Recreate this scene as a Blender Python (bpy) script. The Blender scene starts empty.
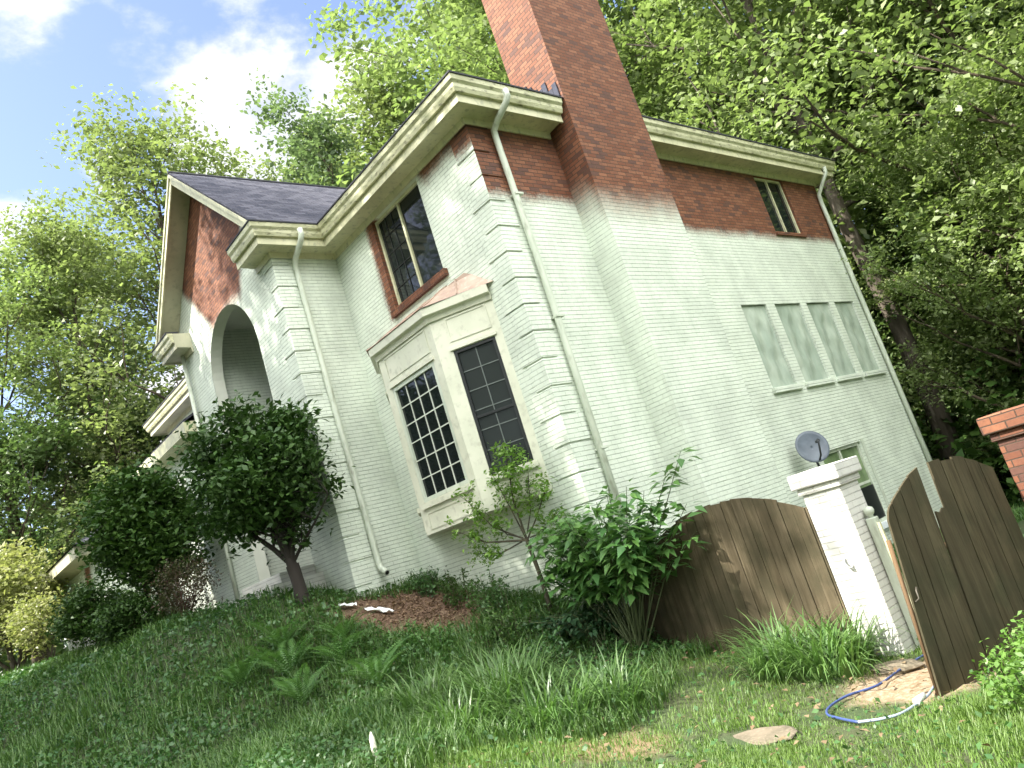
import bpy, math, random
import numpy as np
from mathutils import Vector, Matrix
R_ = math.radians
scene = bpy.context.scene
COL = scene.collection

# ------------------------------------------------------------------ camera
cam_d = bpy.data.cameras.new('camera'); cam = bpy.data.objects.new('camera', cam_d); COL.objects.link(cam)
CAM = Vector((-7.6045, -7.3470, 1.6))
rx = Vector((0.7369658, -0.6075873, -0.2961741)); dn = Vector((-0.0867503, 0.3495285, -0.932901)); fw = Vector((0.6703401, 0.7132093, 0.2048821))
M = Matrix((rx, -dn, -fw)).transposed().to_4x4(); M.translation = CAM
cam.matrix_world = M
cam_d.sensor_width = 36; cam_d.lens = 776.235 * 36 / 1024; cam_d.clip_start = .05; cam_d.clip_end = 2000
scene.camera = cam

# ------------------------------------------------------------------ light
SUN = Vector((-.60, .30, .74)).normalized()
sun_d = bpy.data.lights.new('sun', 'SUN'); sun = bpy.data.objects.new('sun', sun_d); COL.objects.link(sun)
sun_d.energy = 2.6; sun_d.angle = R_(.5); sun_d.color = (1, .95, .86)
sun.rotation_euler = SUN.to_track_quat('Z', 'Y').to_euler()
scene.view_settings.view_transform = 'Standard'; scene.view_settings.look = 'None'
scene.view_settings.gamma = 1; scene.view_settings.exposure = 2.42
W = bpy.data.worlds.new('World'); scene.world = W; W.use_nodes = True
nt = W.node_tree; nd = nt.nodes; ln = nt.links
bg = nd['Background']
sky = nd.new('ShaderNodeTexSky'); sky.sky_type = 'NISHITA'; sky.sun_disc = False
sky.sun_elevation = math.asin(SUN.z); sky.sun_rotation = math.atan2(SUN.x, SUN.y)
sky.air_density = 1.0; sky.dust_density = 1.0; sky.ozone_density = 1.6
bg.inputs['Strength'].default_value = .15

def node(tree, typ, **kw):
    n = tree.nodes.new(typ)
    for k, v in kw.items():
        if k.startswith('i_'): n.inputs[int(k[2:])].default_value = v
        else: setattr(n, k, v)
    return n
def math_n(t, op, a, b=None, clamp=False):
    n = t.nodes.new('ShaderNodeMath'); n.operation = op; n.use_clamp = clamp
    for i, v in enumerate((a, b)):
        if v is None: continue
        if isinstance(v, (int, float)): n.inputs[i].default_value = v
        else: t.links.new(v, n.inputs[i])
    return n.outputs[0]
def smooth(t, v, a, b):
    n = t.nodes.new('ShaderNodeMapRange'); n.interpolation_type = 'SMOOTHSTEP'
    t.links.new(v, n.inputs[0]); n.inputs[1].default_value = a; n.inputs[2].default_value = b
    return n.outputs[0]
def mixc(t, f, a, b, mode='MIX'):
    n = t.nodes.new('ShaderNodeMix'); n.data_type = 'RGBA'; n.blend_type = mode
    for s, v in ((n.inputs[0], f), (n.inputs[6], a), (n.inputs[7], b)):
        if isinstance(v, (int, float)): s.default_value = v
        elif isinstance(v, tuple): s.default_value = (*v, 1) if len(v) == 3 else v
        else: t.links.new(v, s)
    return n.outputs[2]

# clouds in the sky
tc = nd.new('ShaderNodeTexCoord')
def azel(az, el): return (math.cos(R_(el)) * math.cos(R_(az)), math.cos(R_(el)) * math.sin(R_(az)), math.sin(R_(el)))
def cnoise(scale, detail, rough, off):
    mp = nd.new('ShaderNodeMapping'); mp.inputs['Location'].default_value = off; mp.inputs['Scale'].default_value = (1, 1, 1.7)
    ln.new(tc.outputs['Generated'], mp.inputs[0])
    n = nd.new('ShaderNodeTexNoise'); n.inputs['Scale'].default_value = scale; n.inputs['Detail'].default_value = detail
    n.inputs['Roughness'].default_value = rough; ln.new(mp.outputs[0], n.inputs['Vector']); return n.outputs['Fac']
n1 = cnoise(9, 8, .58, (3.1, 1.7, .4)); n2 = cnoise(3.2, 6, .55, (.2, 5.1, 2.2))
bias = None
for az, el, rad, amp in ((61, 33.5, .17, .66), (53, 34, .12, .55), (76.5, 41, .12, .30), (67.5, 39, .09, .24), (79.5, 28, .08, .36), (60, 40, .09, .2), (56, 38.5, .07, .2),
                         (71.5, 32.5, .05, .34), (51, 30, .12, .4), (29, 28, .1, .42), (45, 36, .08, .2), (72, 12, .22, .5), (180, 40, .9, .5), (250, 45, .9, .5), (310, 50, .8, .5), (110, 60, .5, .4)):  # the widest blobs are unseen clouds, added outside the view for ambient light
    v = nd.new('ShaderNodeVectorMath'); v.operation = 'DISTANCE'; ln.new(tc.outputs['Generated'], v.inputs[0]); v.inputs[1].default_value = azel(az, el)
    m = nd.new('ShaderNodeMapRange'); m.interpolation_type = 'SMOOTHSTEP'; ln.new(v.outputs['Value'], m.inputs[0])
    m.inputs[1].default_value = rad; m.inputs[2].default_value = rad * .15; m.inputs[3].default_value = 0; m.inputs[4].default_value = amp
    bias = m.outputs[0] if bias is None else math_n(nt, 'MAXIMUM', bias, m.outputs[0])
s = math_n(nt, 'ADD', math_n(nt, 'ADD', math_n(nt, 'MULTIPLY', n1, 1.1), math_n(nt, 'MULTIPLY', n2, .5)), bias)
cm = smooth(nt, s, .93, 1.27)
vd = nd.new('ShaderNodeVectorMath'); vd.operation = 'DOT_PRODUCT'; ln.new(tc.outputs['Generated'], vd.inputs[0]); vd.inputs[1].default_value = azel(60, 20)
fill_boost = smooth(nt, vd.outputs['Value'], .45, -.05)   # clouds out of view boosted to add ambient light, those in view kept dim
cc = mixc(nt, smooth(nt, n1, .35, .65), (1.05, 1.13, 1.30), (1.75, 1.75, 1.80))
cc = mixc(nt, fill_boost, cc, (9.8, 9.8, 9.5))
skyc = mixc(nt, 1.0, sky.outputs[0], (.50, .45, .46), 'MULTIPLY')
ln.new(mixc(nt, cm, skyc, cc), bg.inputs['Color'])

# ------------------------------------------------------------------ terrain height
CP = np.array([(-7.6,-7.35,-.1),(-3.3,-5.4,-.2),(-1.8,-5,-.35),(-.3,-5.5,-.4),(0,-3.3,-.45),(.1,-1.5,-.22),(.1,-.3,.02),
(-2.4,-3.8,-.35),(-2.5,-1.8,-.15),(-3.8,-2,.05),(-1.2,-1.2,-.05),(-1.2,.3,.35),(-4.5,.2,.33),(-4.2,-1.1,.22),(-4.8,2.2,.45),(-5.3,4.9,.65),(-5.9,8,.87),
(-7,0,.3),(-8,5,.6),(-9,12,.9),(-12,0,.2),(-2.8,5.2,2.03),(-3.4,8,2.15),(-4,13,2.3),(-4.6,18,2.45),(-5,25,2.6),(-2,8,2.1),(-1.5,6,2.02),(-1.3,4.6,1.75),(-.5,4.3,1.62),
(0,3,1.22),(0,1.5,.88),(0,0,.3),(-2.2,4.4,1.84),(-1.2,2.6,1.0),(-2.2,1.5,.75),(-3,3,1.05),(-3.6,5,1.35),(0,20,2.3),(-10,25,1.6),(-3,40,2.4),(-20,30,1.5),
(4,-3,-.6),(11,-2,-.8),(12,5,-.8),(15,-8,-1),(25,0,-1.5),(8,-10,-.8),(30,30,0),(-8,-15,-.2),(20,-20,-1.2),(5,5,.3),(-30,0,0),(-25,-25,-.5),(0,-30,-1),(40,-30,-2),(45,10,-1.5),(40,50,1),(0,60,2.4),(-30,60,1.5)], float)
def _k(a, b): return np.sqrt(((a[:, None, :] - b[None]) ** 2).sum(-1) + .25)
_W = np.linalg.solve(np.block([[_k(CP[:, :2], CP[:, :2]), np.ones((len(CP), 1))], [np.ones((1, len(CP))), np.zeros((1, 1))]]), np.r_[CP[:, 2], 0])
def H(x, y):
    x = np.clip(np.atleast_1d(np.asarray(x, float)), -30, 45); y = np.clip(np.atleast_1d(np.asarray(y, float)), -30, 60)
    s = x.shape; P = np.stack([x.ravel(), y.ravel()], 1); out = np.empty(len(P))
    for i in range(0, len(P), 20000): out[i:i+20000] = _k(P[i:i+20000], CP[:, :2]) @ _W[:-1] + _W[-1]
    return out.reshape(s)
def h1(x, y): return float(H(x, y)[0])

# ------------------------------------------------------------------ helpers
def tag(o, label=None, cat=None, group=None, kind=None):
    for k, v in (('label', label), ('category', cat), ('group', group), ('kind', kind)):
        if v: o[k] = v
    return o
def thing(name, label, cat, loc=(0, 0, 0), group=None, rz=0):
    o = bpy.data.objects.new(name, None); COL.objects.link(o); o.location = loc; o.rotation_euler = (0, 0, rz); o.empty_display_size = .2
    return tag(o, label, cat, group)
def world_loc(o):
    v = Vector((0, 0, 0))
    while o is not None: v += o.location; o = o.parent
    return v
class MB:
    def __init__(s): s.v = []; s.f = []; s.sm = []
    def quad(s, *p):
        i = len(s.v); s.v += [tuple(q) for q in p]; s.f.append(tuple(range(i, i + len(p)))); s.sm.append(False); return s
    def box(s, x0, x1, y0, y1, z0, z1):
        x0, x1 = min(x0, x1), max(x0, x1); y0, y1 = min(y0, y1), max(y0, y1); z0, z1 = min(z0, z1), max(z0, z1)
        i = len(s.v); s.v += [(x, y, z) for z in (z0, z1) for x, y in ((x0, y0), (x1, y0), (x1, y1), (x0, y1))]
        for f in ((3, 2, 1, 0), (4, 5, 6, 7), (0, 1, 5, 4), (1, 2, 6, 5), (2, 3, 7, 6), (3, 0, 4, 7)): s.f.append(tuple(i + k for k in f)); s.sm.append(False)
        return s
    def obox(s, o, u, n, u0, u1, d0, d1, z0, z1):
        """box on a wall frame: o origin, u along, n outward"""
        i = len(s.v)
        for z in (z0, z1):
            for a, b in ((u0, d0), (u1, d0), (u1, d1), (u0, d1)):
                s.v.append((o[0] + u[0] * a + n[0] * b, o[1] + u[1] * a + n[1] * b, z))
        for f in ((3, 2, 1, 0), (4, 5, 6, 7), (0, 1, 5, 4), (1, 2, 6, 5), (2, 3, 7, 6), (3, 0, 4, 7)): s.f.append(tuple(i + k for k in f)); s.sm.append(False)
        return s
    def prism(s, poly, z0, z1):
        n = len(poly); i = len(s.v); s.v += [(x, y, z0) for x, y in poly] + [(x, y, z1) for x, y in poly]
        s.f.append(tuple(range(i + n - 1, i - 1, -1))); s.f.append(tuple(range(i + n, i + 2 * n))); s.sm += [False] * 2
        for k in range(n): s.f.append((i + k, i + (k + 1) % n, i + n + (k + 1) % n, i + n + k)); s.sm.append(False)
        return s
    def tube(s, pts, r, seg=8, cap=True):
        pts = [Vector(p) for p in pts]; n = len(pts)
        if isinstance(r, (int, float)): r = [r] * n
        up = Vector((0, 0, 1)) if abs((pts[-1] - pts[0]).normalized().z) < .9 else Vector((1, 0, 0))
        base = len(s.v); prev = None
        for k, p in enumerate(pts):
            d = (pts[min(k + 1, n - 1)] - pts[max(k - 1, 0)]).normalized()
            a = (up - d * up.dot(d)).normalized() if prev is None else (prev - d * prev.dot(d)).normalized()
            prev = a; b = d.cross(a)
            for j in range(seg):
                t = 2 * math.pi * j / seg; s.v.append(tuple(p + (a * math.cos(t) + b * math.sin(t)) * r[k]))
        for k in range(n - 1):
            for j in range(seg):
                q = base + k * seg; s.f.append((q + j, q + (j + 1) % seg, q + seg + (j + 1) % seg, q + seg + j)); s.sm.append(True)
        if cap:
            s.f.append(tuple(base + j for j in range(seg - 1, -1, -1))); s.f.append(tuple(base + (n - 1) * seg + j for j in range(seg))); s.sm += [False, False]
        return s
    def build(s, name, m, parent=None, recalc=True):
        off = world_loc(parent) if parent else Vector((0, 0, 0))
        me = bpy.data.meshes.new(name); me.from_pydata([(x - off.x, y - off.y, z - off.z) for x, y, z in s.v], [], s.f)
        me.polygons.foreach_set('use_smooth', s.sm); me.materials.append(m)
        if recalc:
            import bmesh
            bm = bmesh.new(); bm.from_mesh(me); bmesh.ops.recalc_face_normals(bm, faces=bm.faces); bm.to_mesh(me); bm.free()
        me.update(); o = bpy.data.objects.new(name, me); COL.objects.link(o)
        if parent: o.parent = parent
        return o
def np_mesh(name, V, F, m):
    me = bpy.data.meshes.new(name); n, k = F.shape
    me.vertices.add(len(V)); me.vertices.foreach_set('co', np.asarray(V, np.float32).ravel())
    me.loops.add(n * k); me.loops.foreach_set('vertex_index', F.astype(np.int32).ravel())
    me.polygons.add(n); me.polygons.foreach_set('loop_start', np.arange(0, n * k, k, dtype=np.int32))
    me.materials.append(m); me.update(calc_edges=True); me.validate(); return me
def link(name, me, parent=None, loc=(0, 0, 0)):
    o = bpy.data.objects.new(name, me); COL.objects.link(o); o.location = loc
    if parent: o.parent = parent
    return o
def copy_tree(o, parent=None):
    c = o.copy(); COL.objects.link(c)
    if parent: c.parent = parent
    for ch in list(o.children): copy_tree(ch, c)
    return c
def bevel(o, w=.006, seg=1):
    b = o.modifiers.new('bevel', 'BEVEL'); b.width = w; b.segments = seg; b.limit_method = 'ANGLE'; return o

# ------------------------------------------------------------------ materials
def mat(name, col=(.5, .5, .5), rough=.6, metal=0, spec=.5):
    m = bpy.data.materials.new(name); m.use_nodes = True; b = m.node_tree.nodes['Principled BSDF']
    b.inputs['Base Color'].default_value = (*col, 1); b.inputs['Roughness'].default_value = rough; b.inputs['Metallic'].default_value = metal
    b.inputs['Specular IOR Level'].default_value = spec
    return m
def noise(t, scale, detail=5, rough=.55, stretch=(1, 1, 1), coord=None):
    if coord is None: coord = t.nodes.new('ShaderNodeNewGeometry').outputs['Position']
    mp = t.nodes.new('ShaderNodeMapping'); mp.inputs['Scale'].default_value = stretch; t.links.new(coord, mp.inputs[0])
    n = t.nodes.new('ShaderNodeTexNoise'); n.inputs['Scale'].default_value = scale; n.inputs['Detail'].default_value = detail; n.inputs['Roughness'].default_value = rough
    t.links.new(mp.outputs[0], n.inputs['Vector']); return n.outputs['Fac']
def bump(t, h, strength, dist, nrm=None):
    b = t.nodes.new('ShaderNodeBump'); b.inputs['Strength'].default_value = strength; b.inputs['Distance'].default_value = dist
    t.links.new(h, b.inputs['Height'])
    if nrm: t.links.new(nrm, b.inputs['Normal'])
    return b.outputs[0]
def noisy(name, c1, c2, scale=6, rough=.7, stretch=(1, 1, 1), c3=None, s3=30, bmp=.2, bd=.01, spec=.4, lo=.35, hi=.65):
    m = mat(name, c1, rough, spec=spec); t = m.node_tree; b = t.nodes['Principled BSDF']
    n = noise(t, scale, stretch=stretch); c = mixc(t, smooth(t, n, lo, hi), c1, c2)
    nn = noise(t, s3, stretch=stretch)
    if c3: c = mixc(t, smooth(t, nn, .5, .75), c, c3)
    t.links.new(c, b.inputs['Base Color']); t.links.new(bump(t, nn, bmp, bd), b.inputs['Normal']); return m

WHITE = (.76, .82, .71); WHITE2 = (.74, .77, .72)  # green tint is light bounced off foliage, put into the white paint colour
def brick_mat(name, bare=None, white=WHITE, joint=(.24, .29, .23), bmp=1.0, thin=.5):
    """bare(t, X, Y, Z) -> 0..1 socket: 1 where the red brick is still unpainted"""
    m = mat(name, rough=.75, spec=.3); t = m.node_tree; L = t.links; b = t.nodes['Principled BSDF']
    g = t.nodes.new('ShaderNodeNewGeometry'); sp = t.nodes.new('ShaderNodeSeparateXYZ'); L.new(g.outputs['Position'], sp.inputs[0])
    sn = t.nodes.new('ShaderNodeSeparateXYZ'); L.new(g.outputs['True Normal'], sn.inputs[0])
    ax = math_n(t, 'GREATER_THAN', math_n(t, 'ABSOLUTE', sn.outputs[0]), .6)
    mx = t.nodes.new('ShaderNodeMix'); mx.data_type = 'FLOAT'; L.new(ax, mx.inputs[0]); L.new(sp.outputs[0], mx.inputs[2]); L.new(math_n(t, 'ADD', sp.outputs[1], .05), mx.inputs[3])
    wob = noise(t, 3, 3); 
    cb = t.nodes.new('ShaderNodeCombineXYZ'); L.new(mx.outputs[0], cb.inputs[0]); L.new(math_n(t, 'ADD', sp.outputs[2], math_n(t, 'MULTIPLY', wob, .012)), cb.inputs[1])
    bt = t.nodes.new('ShaderNodeTexBrick'); L.new(cb.outputs[0], bt.inputs['Vector']); bt.inputs['Scale'].default_value = 1
    bt.inputs['Brick Width'].default_value = .2032; bt.inputs['Row Height'].default_value = .0677; bt.inputs['Mortar Size'].default_value = .0065; bt.inputs['Mortar Smooth'].default_value = .35
    bt.inputs['Color1'].default_value = (.0, .0, .0, 1); bt.inputs['Color2'].default_value = (1, 1, 1, 1); bt.inputs['Mortar'].default_value = (.5, .5, .5, 1)
    per = t.nodes.new('ShaderNodeSeparateColor'); L.new(bt.outputs['Color'], per.inputs[0]); per = per.outputs[0]
    fine = noise(t, 45, 4); mid = noise(t, 1.3, 5, .6); blot = noise(t, 5, 5, .65); drip = noise(t, 2.2, 5, .6, stretch=(1, 1, .22))
    # painted look
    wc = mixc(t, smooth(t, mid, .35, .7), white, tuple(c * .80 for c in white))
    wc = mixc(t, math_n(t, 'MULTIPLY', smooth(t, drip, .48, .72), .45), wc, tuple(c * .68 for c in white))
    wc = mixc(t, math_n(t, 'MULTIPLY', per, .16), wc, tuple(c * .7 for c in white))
    fz = math_n(t, 'FRACT', math_n(t, 'DIVIDE', math_n(t, 'ADD', sp.outputs[2], math_n(t, 'MULTIPLY', wob, .012)), .0677))
    bed_ = smooth(t, math_n(t, 'ABSOLUTE', math_n(t, 'SUBTRACT', fz, .5)), .33, .44)
    jv = math_n(t, 'MULTIPLY', math_n(t, 'MULTIPLY', bt.outputs['Fac'], math_n(t, 'ADD', .3, math_n(t, 'MULTIPLY', bed_, .7))), math_n(t, 'ADD', .25, math_n(t, 'MULTIPLY', smooth(t, blot, .3, .7), .75)))
    wc = mixc(t, math_n(t, 'MULTIPLY', jv, .85), wc, joint)
    # bare brick look
    rc = mixc(t, per, (.16, .058, .030), (.29, .125, .068)); rc = mixc(t, math_n(t, 'MULTIPLY', smooth(t, blot, .4, .7), .6), rc, (.13, .058, .042))
    rc = mixc(t, math_n(t, 'MULTIPLY', math_n(t, 'GREATER_THAN', per, .90), .7), rc, (.055, .032, .032))
    rc = mixc(t, bt.outputs['Fac'], rc, (.075, .05, .036)); rc = mixc(t, math_n(t, 'MULTIPLY', smooth(t, fine, .45, .8), .35), rc, (.09, .035, .03))
    if bare == 'all': c = rc
    elif bare is None: c = wc
    else:
        k = bare(t, sp.outputs[0], sp.outputs[1], sp.outputs[2])
        c = mixc(t, k, wc, rc)
    L.new(c, b.inputs['Base Color'])
    h = math_n(t, 'ADD', math_n(t, 'MULTIPLY', math_n(t, 'SUBTRACT', 1, bt.outputs['Fac']), 1.0), math_n(t, 'ADD', math_n(t, 'MULTIPLY', fine, .18), math_n(t, 'MULTIPLY', per, .25)))
    L.new(bump(t, h, bmp, .009), b.inputs['Normal'])
    return m
def soft_edge(t, v, wid=.13, amp=.35, sc=2.2):
    n = math_n(t, 'MULTIPLY', math_n(t, 'SUBTRACT', noise(t, sc, 6, .62), .5), amp)
    n2 = math_n(t, 'MULTIPLY', math_n(t, 'SUBTRACT', noise(t, 26, 3, .6), .5), .22)
    return smooth(t, math_n(t, 'ADD', math_n(t, 'ADD', v, n), n2), -wid * 1.7, wid * 1.7)
def b_front(t, X, Y, Z):
    top = math_n(t, 'SUBTRACT', Z, math_n(t, 'ADD', 7.62, math_n(t, 'MULTIPLY', smooth(t, Y, 1.2, 2.2), 1.5)))
    a = math_n(t, 'SUBTRACT', .17, math_n(t, 'ABSOLUTE', math_n(t, 'SUBTRACT', Y, 3.0)))
    z = math_n(t, 'SUBTRACT', Z, 6.0)
    strip = math_n(t, 'MINIMUM', a, z)
    return math_n(t, 'MAXIMUM', soft_edge(t, top, .1), soft_edge(t, strip, .05, .08))
def b_gable(t, X, Y, Z):
    d = math_n(t, 'MULTIPLY', math_n(t, 'MAXIMUM', math_n(t, 'SUBTRACT', 5.9, Y), 0), 1.6)
    e = math_n(t, 'MULTIPLY', math_n(t, 'MAXIMUM', math_n(t, 'SUBTRACT', Y, 7.45), 0), 1.1)
    f_ = math_n(t, 'MULTIPLY', math_n(t, 'MULTIPLY', smooth(t, Y, 7.1, 7.5), smooth(t, Y, 8.1, 7.75)), -.05)
    top = math_n(t, 'SUBTRACT', Z, math_n(t, 'ADD', math_n(t, 'ADD', math_n(t, 'ADD', 7.8, d), e), f_))
    return soft_edge(t, top, .14, .3)
def b_quoin(t, X, Y, Z):
    g = t.nodes.new('ShaderNodeNewGeometry'); sn = t.nodes.new('ShaderNodeSeparateXYZ'); t.links.new(g.outputs['True Normal'], sn.inputs[0])
    thr = math_n(t, 'ADD', 6.62, math_n(t, 'MULTIPLY', math_n(t, 'GREATER_THAN', math_n(t, 'ABSOLUTE', sn.outputs[0]), .6), .85))
    return soft_edge(t, math_n(t, 'SUBTRACT', Z, thr), .08, .25)
def b_const(z, wid=.1, amp=.3):
    return lambda t, X, Y, Z: soft_edge(t, math_n(t, 'SUBTRACT', Z, z), wid, amp)
def b_side(t, X, Y, Z):
    thr = math_n(t, 'ADD', 6.62, math_n(t, 'MULTIPLY', smooth(t, X, 2, 5), -.35))
    return soft_edge(t, math_n(t, 'SUBTRACT', Z, thr), .09, .25)
def b_chim(t, X, Y, Z):
    thr = math_n(t, 'ADD', 6.28, math_n(t, 'MULTIPLY', smooth(t, Y, -.5, -.3), .25))
    return soft_edge(t, math_n(t, 'SUBTRACT', Z, thr), .28, .4)
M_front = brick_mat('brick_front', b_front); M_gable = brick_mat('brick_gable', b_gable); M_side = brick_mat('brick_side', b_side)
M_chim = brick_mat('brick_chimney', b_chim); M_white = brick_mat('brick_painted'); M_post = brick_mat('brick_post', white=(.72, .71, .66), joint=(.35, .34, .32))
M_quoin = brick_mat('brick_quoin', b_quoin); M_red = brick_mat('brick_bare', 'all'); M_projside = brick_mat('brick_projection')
M_trim = noisy('trim_cream', (.62, .60, .40), (.52, .51, .33), 2.5, .5, (1, 1, .6), (.36, .36, .25), 14, .1)
M_gutter = noisy('gutter_dirty', (.62, .61, .41), (.42, .42, .25), 3, .45, (1, 1, 3), (.16, .15, .10), 9, .1, lo=.4, hi=.7)
M_soffit = noisy('soffit_paint', (.52, .50, .37), (.44, .43, .31), 1.5, .6, c3=(.36, .35, .26), s3=8, bmp=.05)
M_pipe = noisy('downspout_paint', (.60, .64, .54), (.52, .57, .47), 4, .4, (1, 1, .3), (.36, .38, .3), 12, .05)
M_bay = noisy('bay_paint', (.66, .66, .54), (.60, .61, .49), 2, .5, bmp=.04, c3=(.5, .5, .4), s3=9)
M_dark = noisy('roof_edge', (.03, .032, .04), (.05, .05, .06), 8, .8)
M_copper = noisy('hood_copper', (.50, .37, .29), (.42, .30, .24), 4, .45, (1, 1, .4), (.60, .50, .43), 12, .08)
M_sillred = brick_mat('sill_brick', 'all'); 
M_black = mat('frame_black', (.015, .017, .018), .35); M_muntin = mat('muntin', (.42, .46, .42), .5); M_muntinw = mat('muntin_white', (.62, .64, .56), .5)
M_plaster = noisy('plaster', (.74, .76, .66), (.68, .70, .60), 2, .7, bmp=.05)
M_conc = noisy('concrete', (.46, .44, .40), (.36, .35, .31), 4, .85, c3=(.27, .26, .22), s3=20, bmp=.3)
M_dish = noisy('dish_grey', (.13, .155, .19), (.10, .12, .15), 5, .45, bmp=.02); M_dkmetal = mat('metal_dark', (.05, .055, .06), .5, .3)

def glass(name, col=(.012, .016, .016), rough=.04):
    m = mat(name, col, rough, spec=.35); t = m.node_tree; b = t.nodes['Principled BSDF']
    t.links.new(bump(t, noise(t, 1.1, 2), .06, .05), b.inputs['Normal']); return m
M_paneg = noisy('pane_filmed', (.10, .15, .07), (.22, .30, .15), 3, .3, bmp=.1); M_glass = glass('glass_dark'); M_glass2 = glass('glass_screened', (.02, .024, .022), .18)
# wrinkled plastic sheet over the openings
M_plast = mat('plastic_sheet', (.22, .31, .25), .25, spec=.6); t = M_plast.node_tree
_n = noise(t, 2.0, 4, .55, stretch=(1.4, 1.4, .6)); _c = mixc(t, smooth(t, _n, .38, .72), (.36, .43, .36), (.52, .585, .50)); t.links.new(_c, t.nodes['Principled BSDF'].inputs['Base Color'])
t.links.new(bump(t, noise(t, 5, 6, .65, stretch=(1.5, 1.5, .5)), .5, .04), t.nodes['Principled BSDF'].inputs['Normal'])
# shingles
M_shing = mat('shingles', rough=.85, spec=.25); t = M_shing.node_tree
_g = t.nodes.new('ShaderNodeNewGeometry'); _s = t.nodes.new('ShaderNodeSeparateXYZ'); t.links.new(_g.outputs['Position'], _s.inputs[0])
_cb = t.nodes.new('ShaderNodeCombineXYZ'); _sn = t.nodes.new('ShaderNodeSeparateXYZ'); t.links.new(_g.outputs['True Normal'], _sn.inputs[0])
_mx = t.nodes.new('ShaderNodeMix'); _mx.data_type = 'FLOAT'; t.links.new(math_n(t, 'GREATER_THAN', math_n(t, 'ABSOLUTE', _sn.outputs[0]), .3), _mx.inputs[0]); t.links.new(_s.outputs[0], _mx.inputs[2]); t.links.new(_s.outputs[1], _mx.inputs[3])
t.links.new(_mx.outputs[0], _cb.inputs[0]); t.links.new(_s.outputs[2], _cb.inputs[1])
_b = t.nodes.new('ShaderNodeTexBrick'); t.links.new(_cb.outputs[0], _b.inputs['Vector']); _b.inputs['Scale'].default_value = 1; _b.inputs['Brick Width'].default_value = .24; _b.inputs['Row Height'].default_value = .095
_b.inputs['Mortar Size'].default_value = .006; _b.inputs['Color1'].default_value = (.034, .037, .055, 1); _b.inputs['Color2'].default_value = (.105, .105, .13, 1); _b.inputs['Mortar'].default_value = (.015, .015, .02, 1)
_cc = mixc(t, math_n(t, 'MULTIPLY', smooth(t, noise(t, 30, 4), .45, .7), .5), _b.outputs['Color'], (.14, .13, .14)); t.links.new(_cc, t.nodes['Principled BSDF'].inputs['Base Color'])
t.links.new(bump(t, math_n(t, 'ADD', math_n(t, 'SUBTRACT', 1, _b.outputs['Fac']), noise(t, 60, 3)), .8, .01), t.nodes['Principled BSDF'].inputs['Normal'])

def wood(name, c1, c2, c3):
    m = mat(name, rough=.85, spec=.2); t = m.node_tree
    a = noise(t, 14, 6, .6, stretch=(1, 1, .09)); b_ = noise(t, 60, 4, .6, stretch=(1, 1, .05)); c = noise(t, 2.2, 5, .6)
    col = mixc(t, smooth(t, a, .35, .68), c1, c2); col = mixc(t, math_n(t, 'MULTIPLY', smooth(t, c, .42, .66), .7), col, c3)
    col = mixc(t, math_n(t, 'MULTIPLY', smooth(t, b_, .5, .72), .5), col, tuple(x * .45 for x in c1))
    isl = t.nodes.new('ShaderNodeNewGeometry').outputs['Random Per Island']; col = mixc(t, math_n(t, 'MULTIPLY', isl, .5), col, tuple(x * .5 for x in c2))
    t.links.new(col, t.nodes['Principled BSDF'].inputs['Base Color']); t.links.new(bump(t, math_n(t, 'ADD', a, b_), .5, .008), t.nodes['Principled BSDF'].inputs['Normal']); return m
M_fence = wood('fence_wood', (.085, .066, .038), (.17, .135, .085), (.055, .052, .028)); M_gate = wood('gate_wood', (.055, .044, .024), (.105, .088, .052), (.042, .046, .024))
M_rawwood = wood('old_wood', (.22, .14, .07), (.16, .10, .055), (.16, .10, .06))
M_bark = noisy('bark', (.10, .075, .05), (.05, .038, .028), 3, .95, (1, 1, .25), (.19, .16, .12), 16, .9, .03)
M_barkpale = noisy('bark_pale', (.11, .09, .07), (.06, .048, .036), 3, .95, (1, 1, .3), (.20, .17, .14), 9, .9, .03)

def leafmat(name, c1, c2, tr=.35, rough=.45, spec=.5, trc=None):
    m = bpy.data.materials.new(name); m.use_nodes = True; t = m.node_tree; L = t.links; b = t.nodes['Principled BSDF']; out = t.nodes['Material Output']
    g = t.nodes.new('ShaderNodeNewGeometry'); ri = g.outputs['Random Per Island']
    c = mixc(t, ri, c1, c2)
    c = mixc(t, math_n(t, 'MULTIPLY', smooth(t, noise(t, .9, 3), .4, .65), .45), c, tuple(x * .6 for x in c2))
    L.new(c, b.inputs['Base Color']); b.inputs['Roughness'].default_value = rough; b.inputs['Specular IOR Level'].default_value = spec
    tl = t.nodes.new('ShaderNodeBsdfTranslucent'); L.new(mixc(t, 1.0, c, trc or (1.15, 1.3, .75), 'MULTIPLY'), tl.inputs['Color'])
    mx = t.nodes.new('ShaderNodeMixShader'); mx.inputs[0].default_value = tr; L.new(b.outputs[0], mx.inputs[1]); L.new(tl.outputs[0], mx.inputs[2]); L.new(mx.outputs[0], out.inputs['Surface'])
    return m
L_maple = leafmat('leaf_maple', (.175, .24, .08), (.30, .36, .17), .42, .45, .5); L_dark = leafmat('leaf_dark', (.09, .15, .05), (.15, .22, .085), .35, .4, .6)
L_yel = leafmat('leaf_yellowgreen', (.175, .22, .085), (.27, .31, .145), .42); L_pop = leafmat('leaf_poplar', (.12, .175, .085), (.20, .26, .15), .4)
L_shrub = leafmat('leaf_shrub', (.03, .075, .016), (.07, .135, .03), .15, .5, .35); L_hedge = leafmat('leaf_bush', (.035, .085, .018), (.08, .15, .03), .2, .5, .35)
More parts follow.
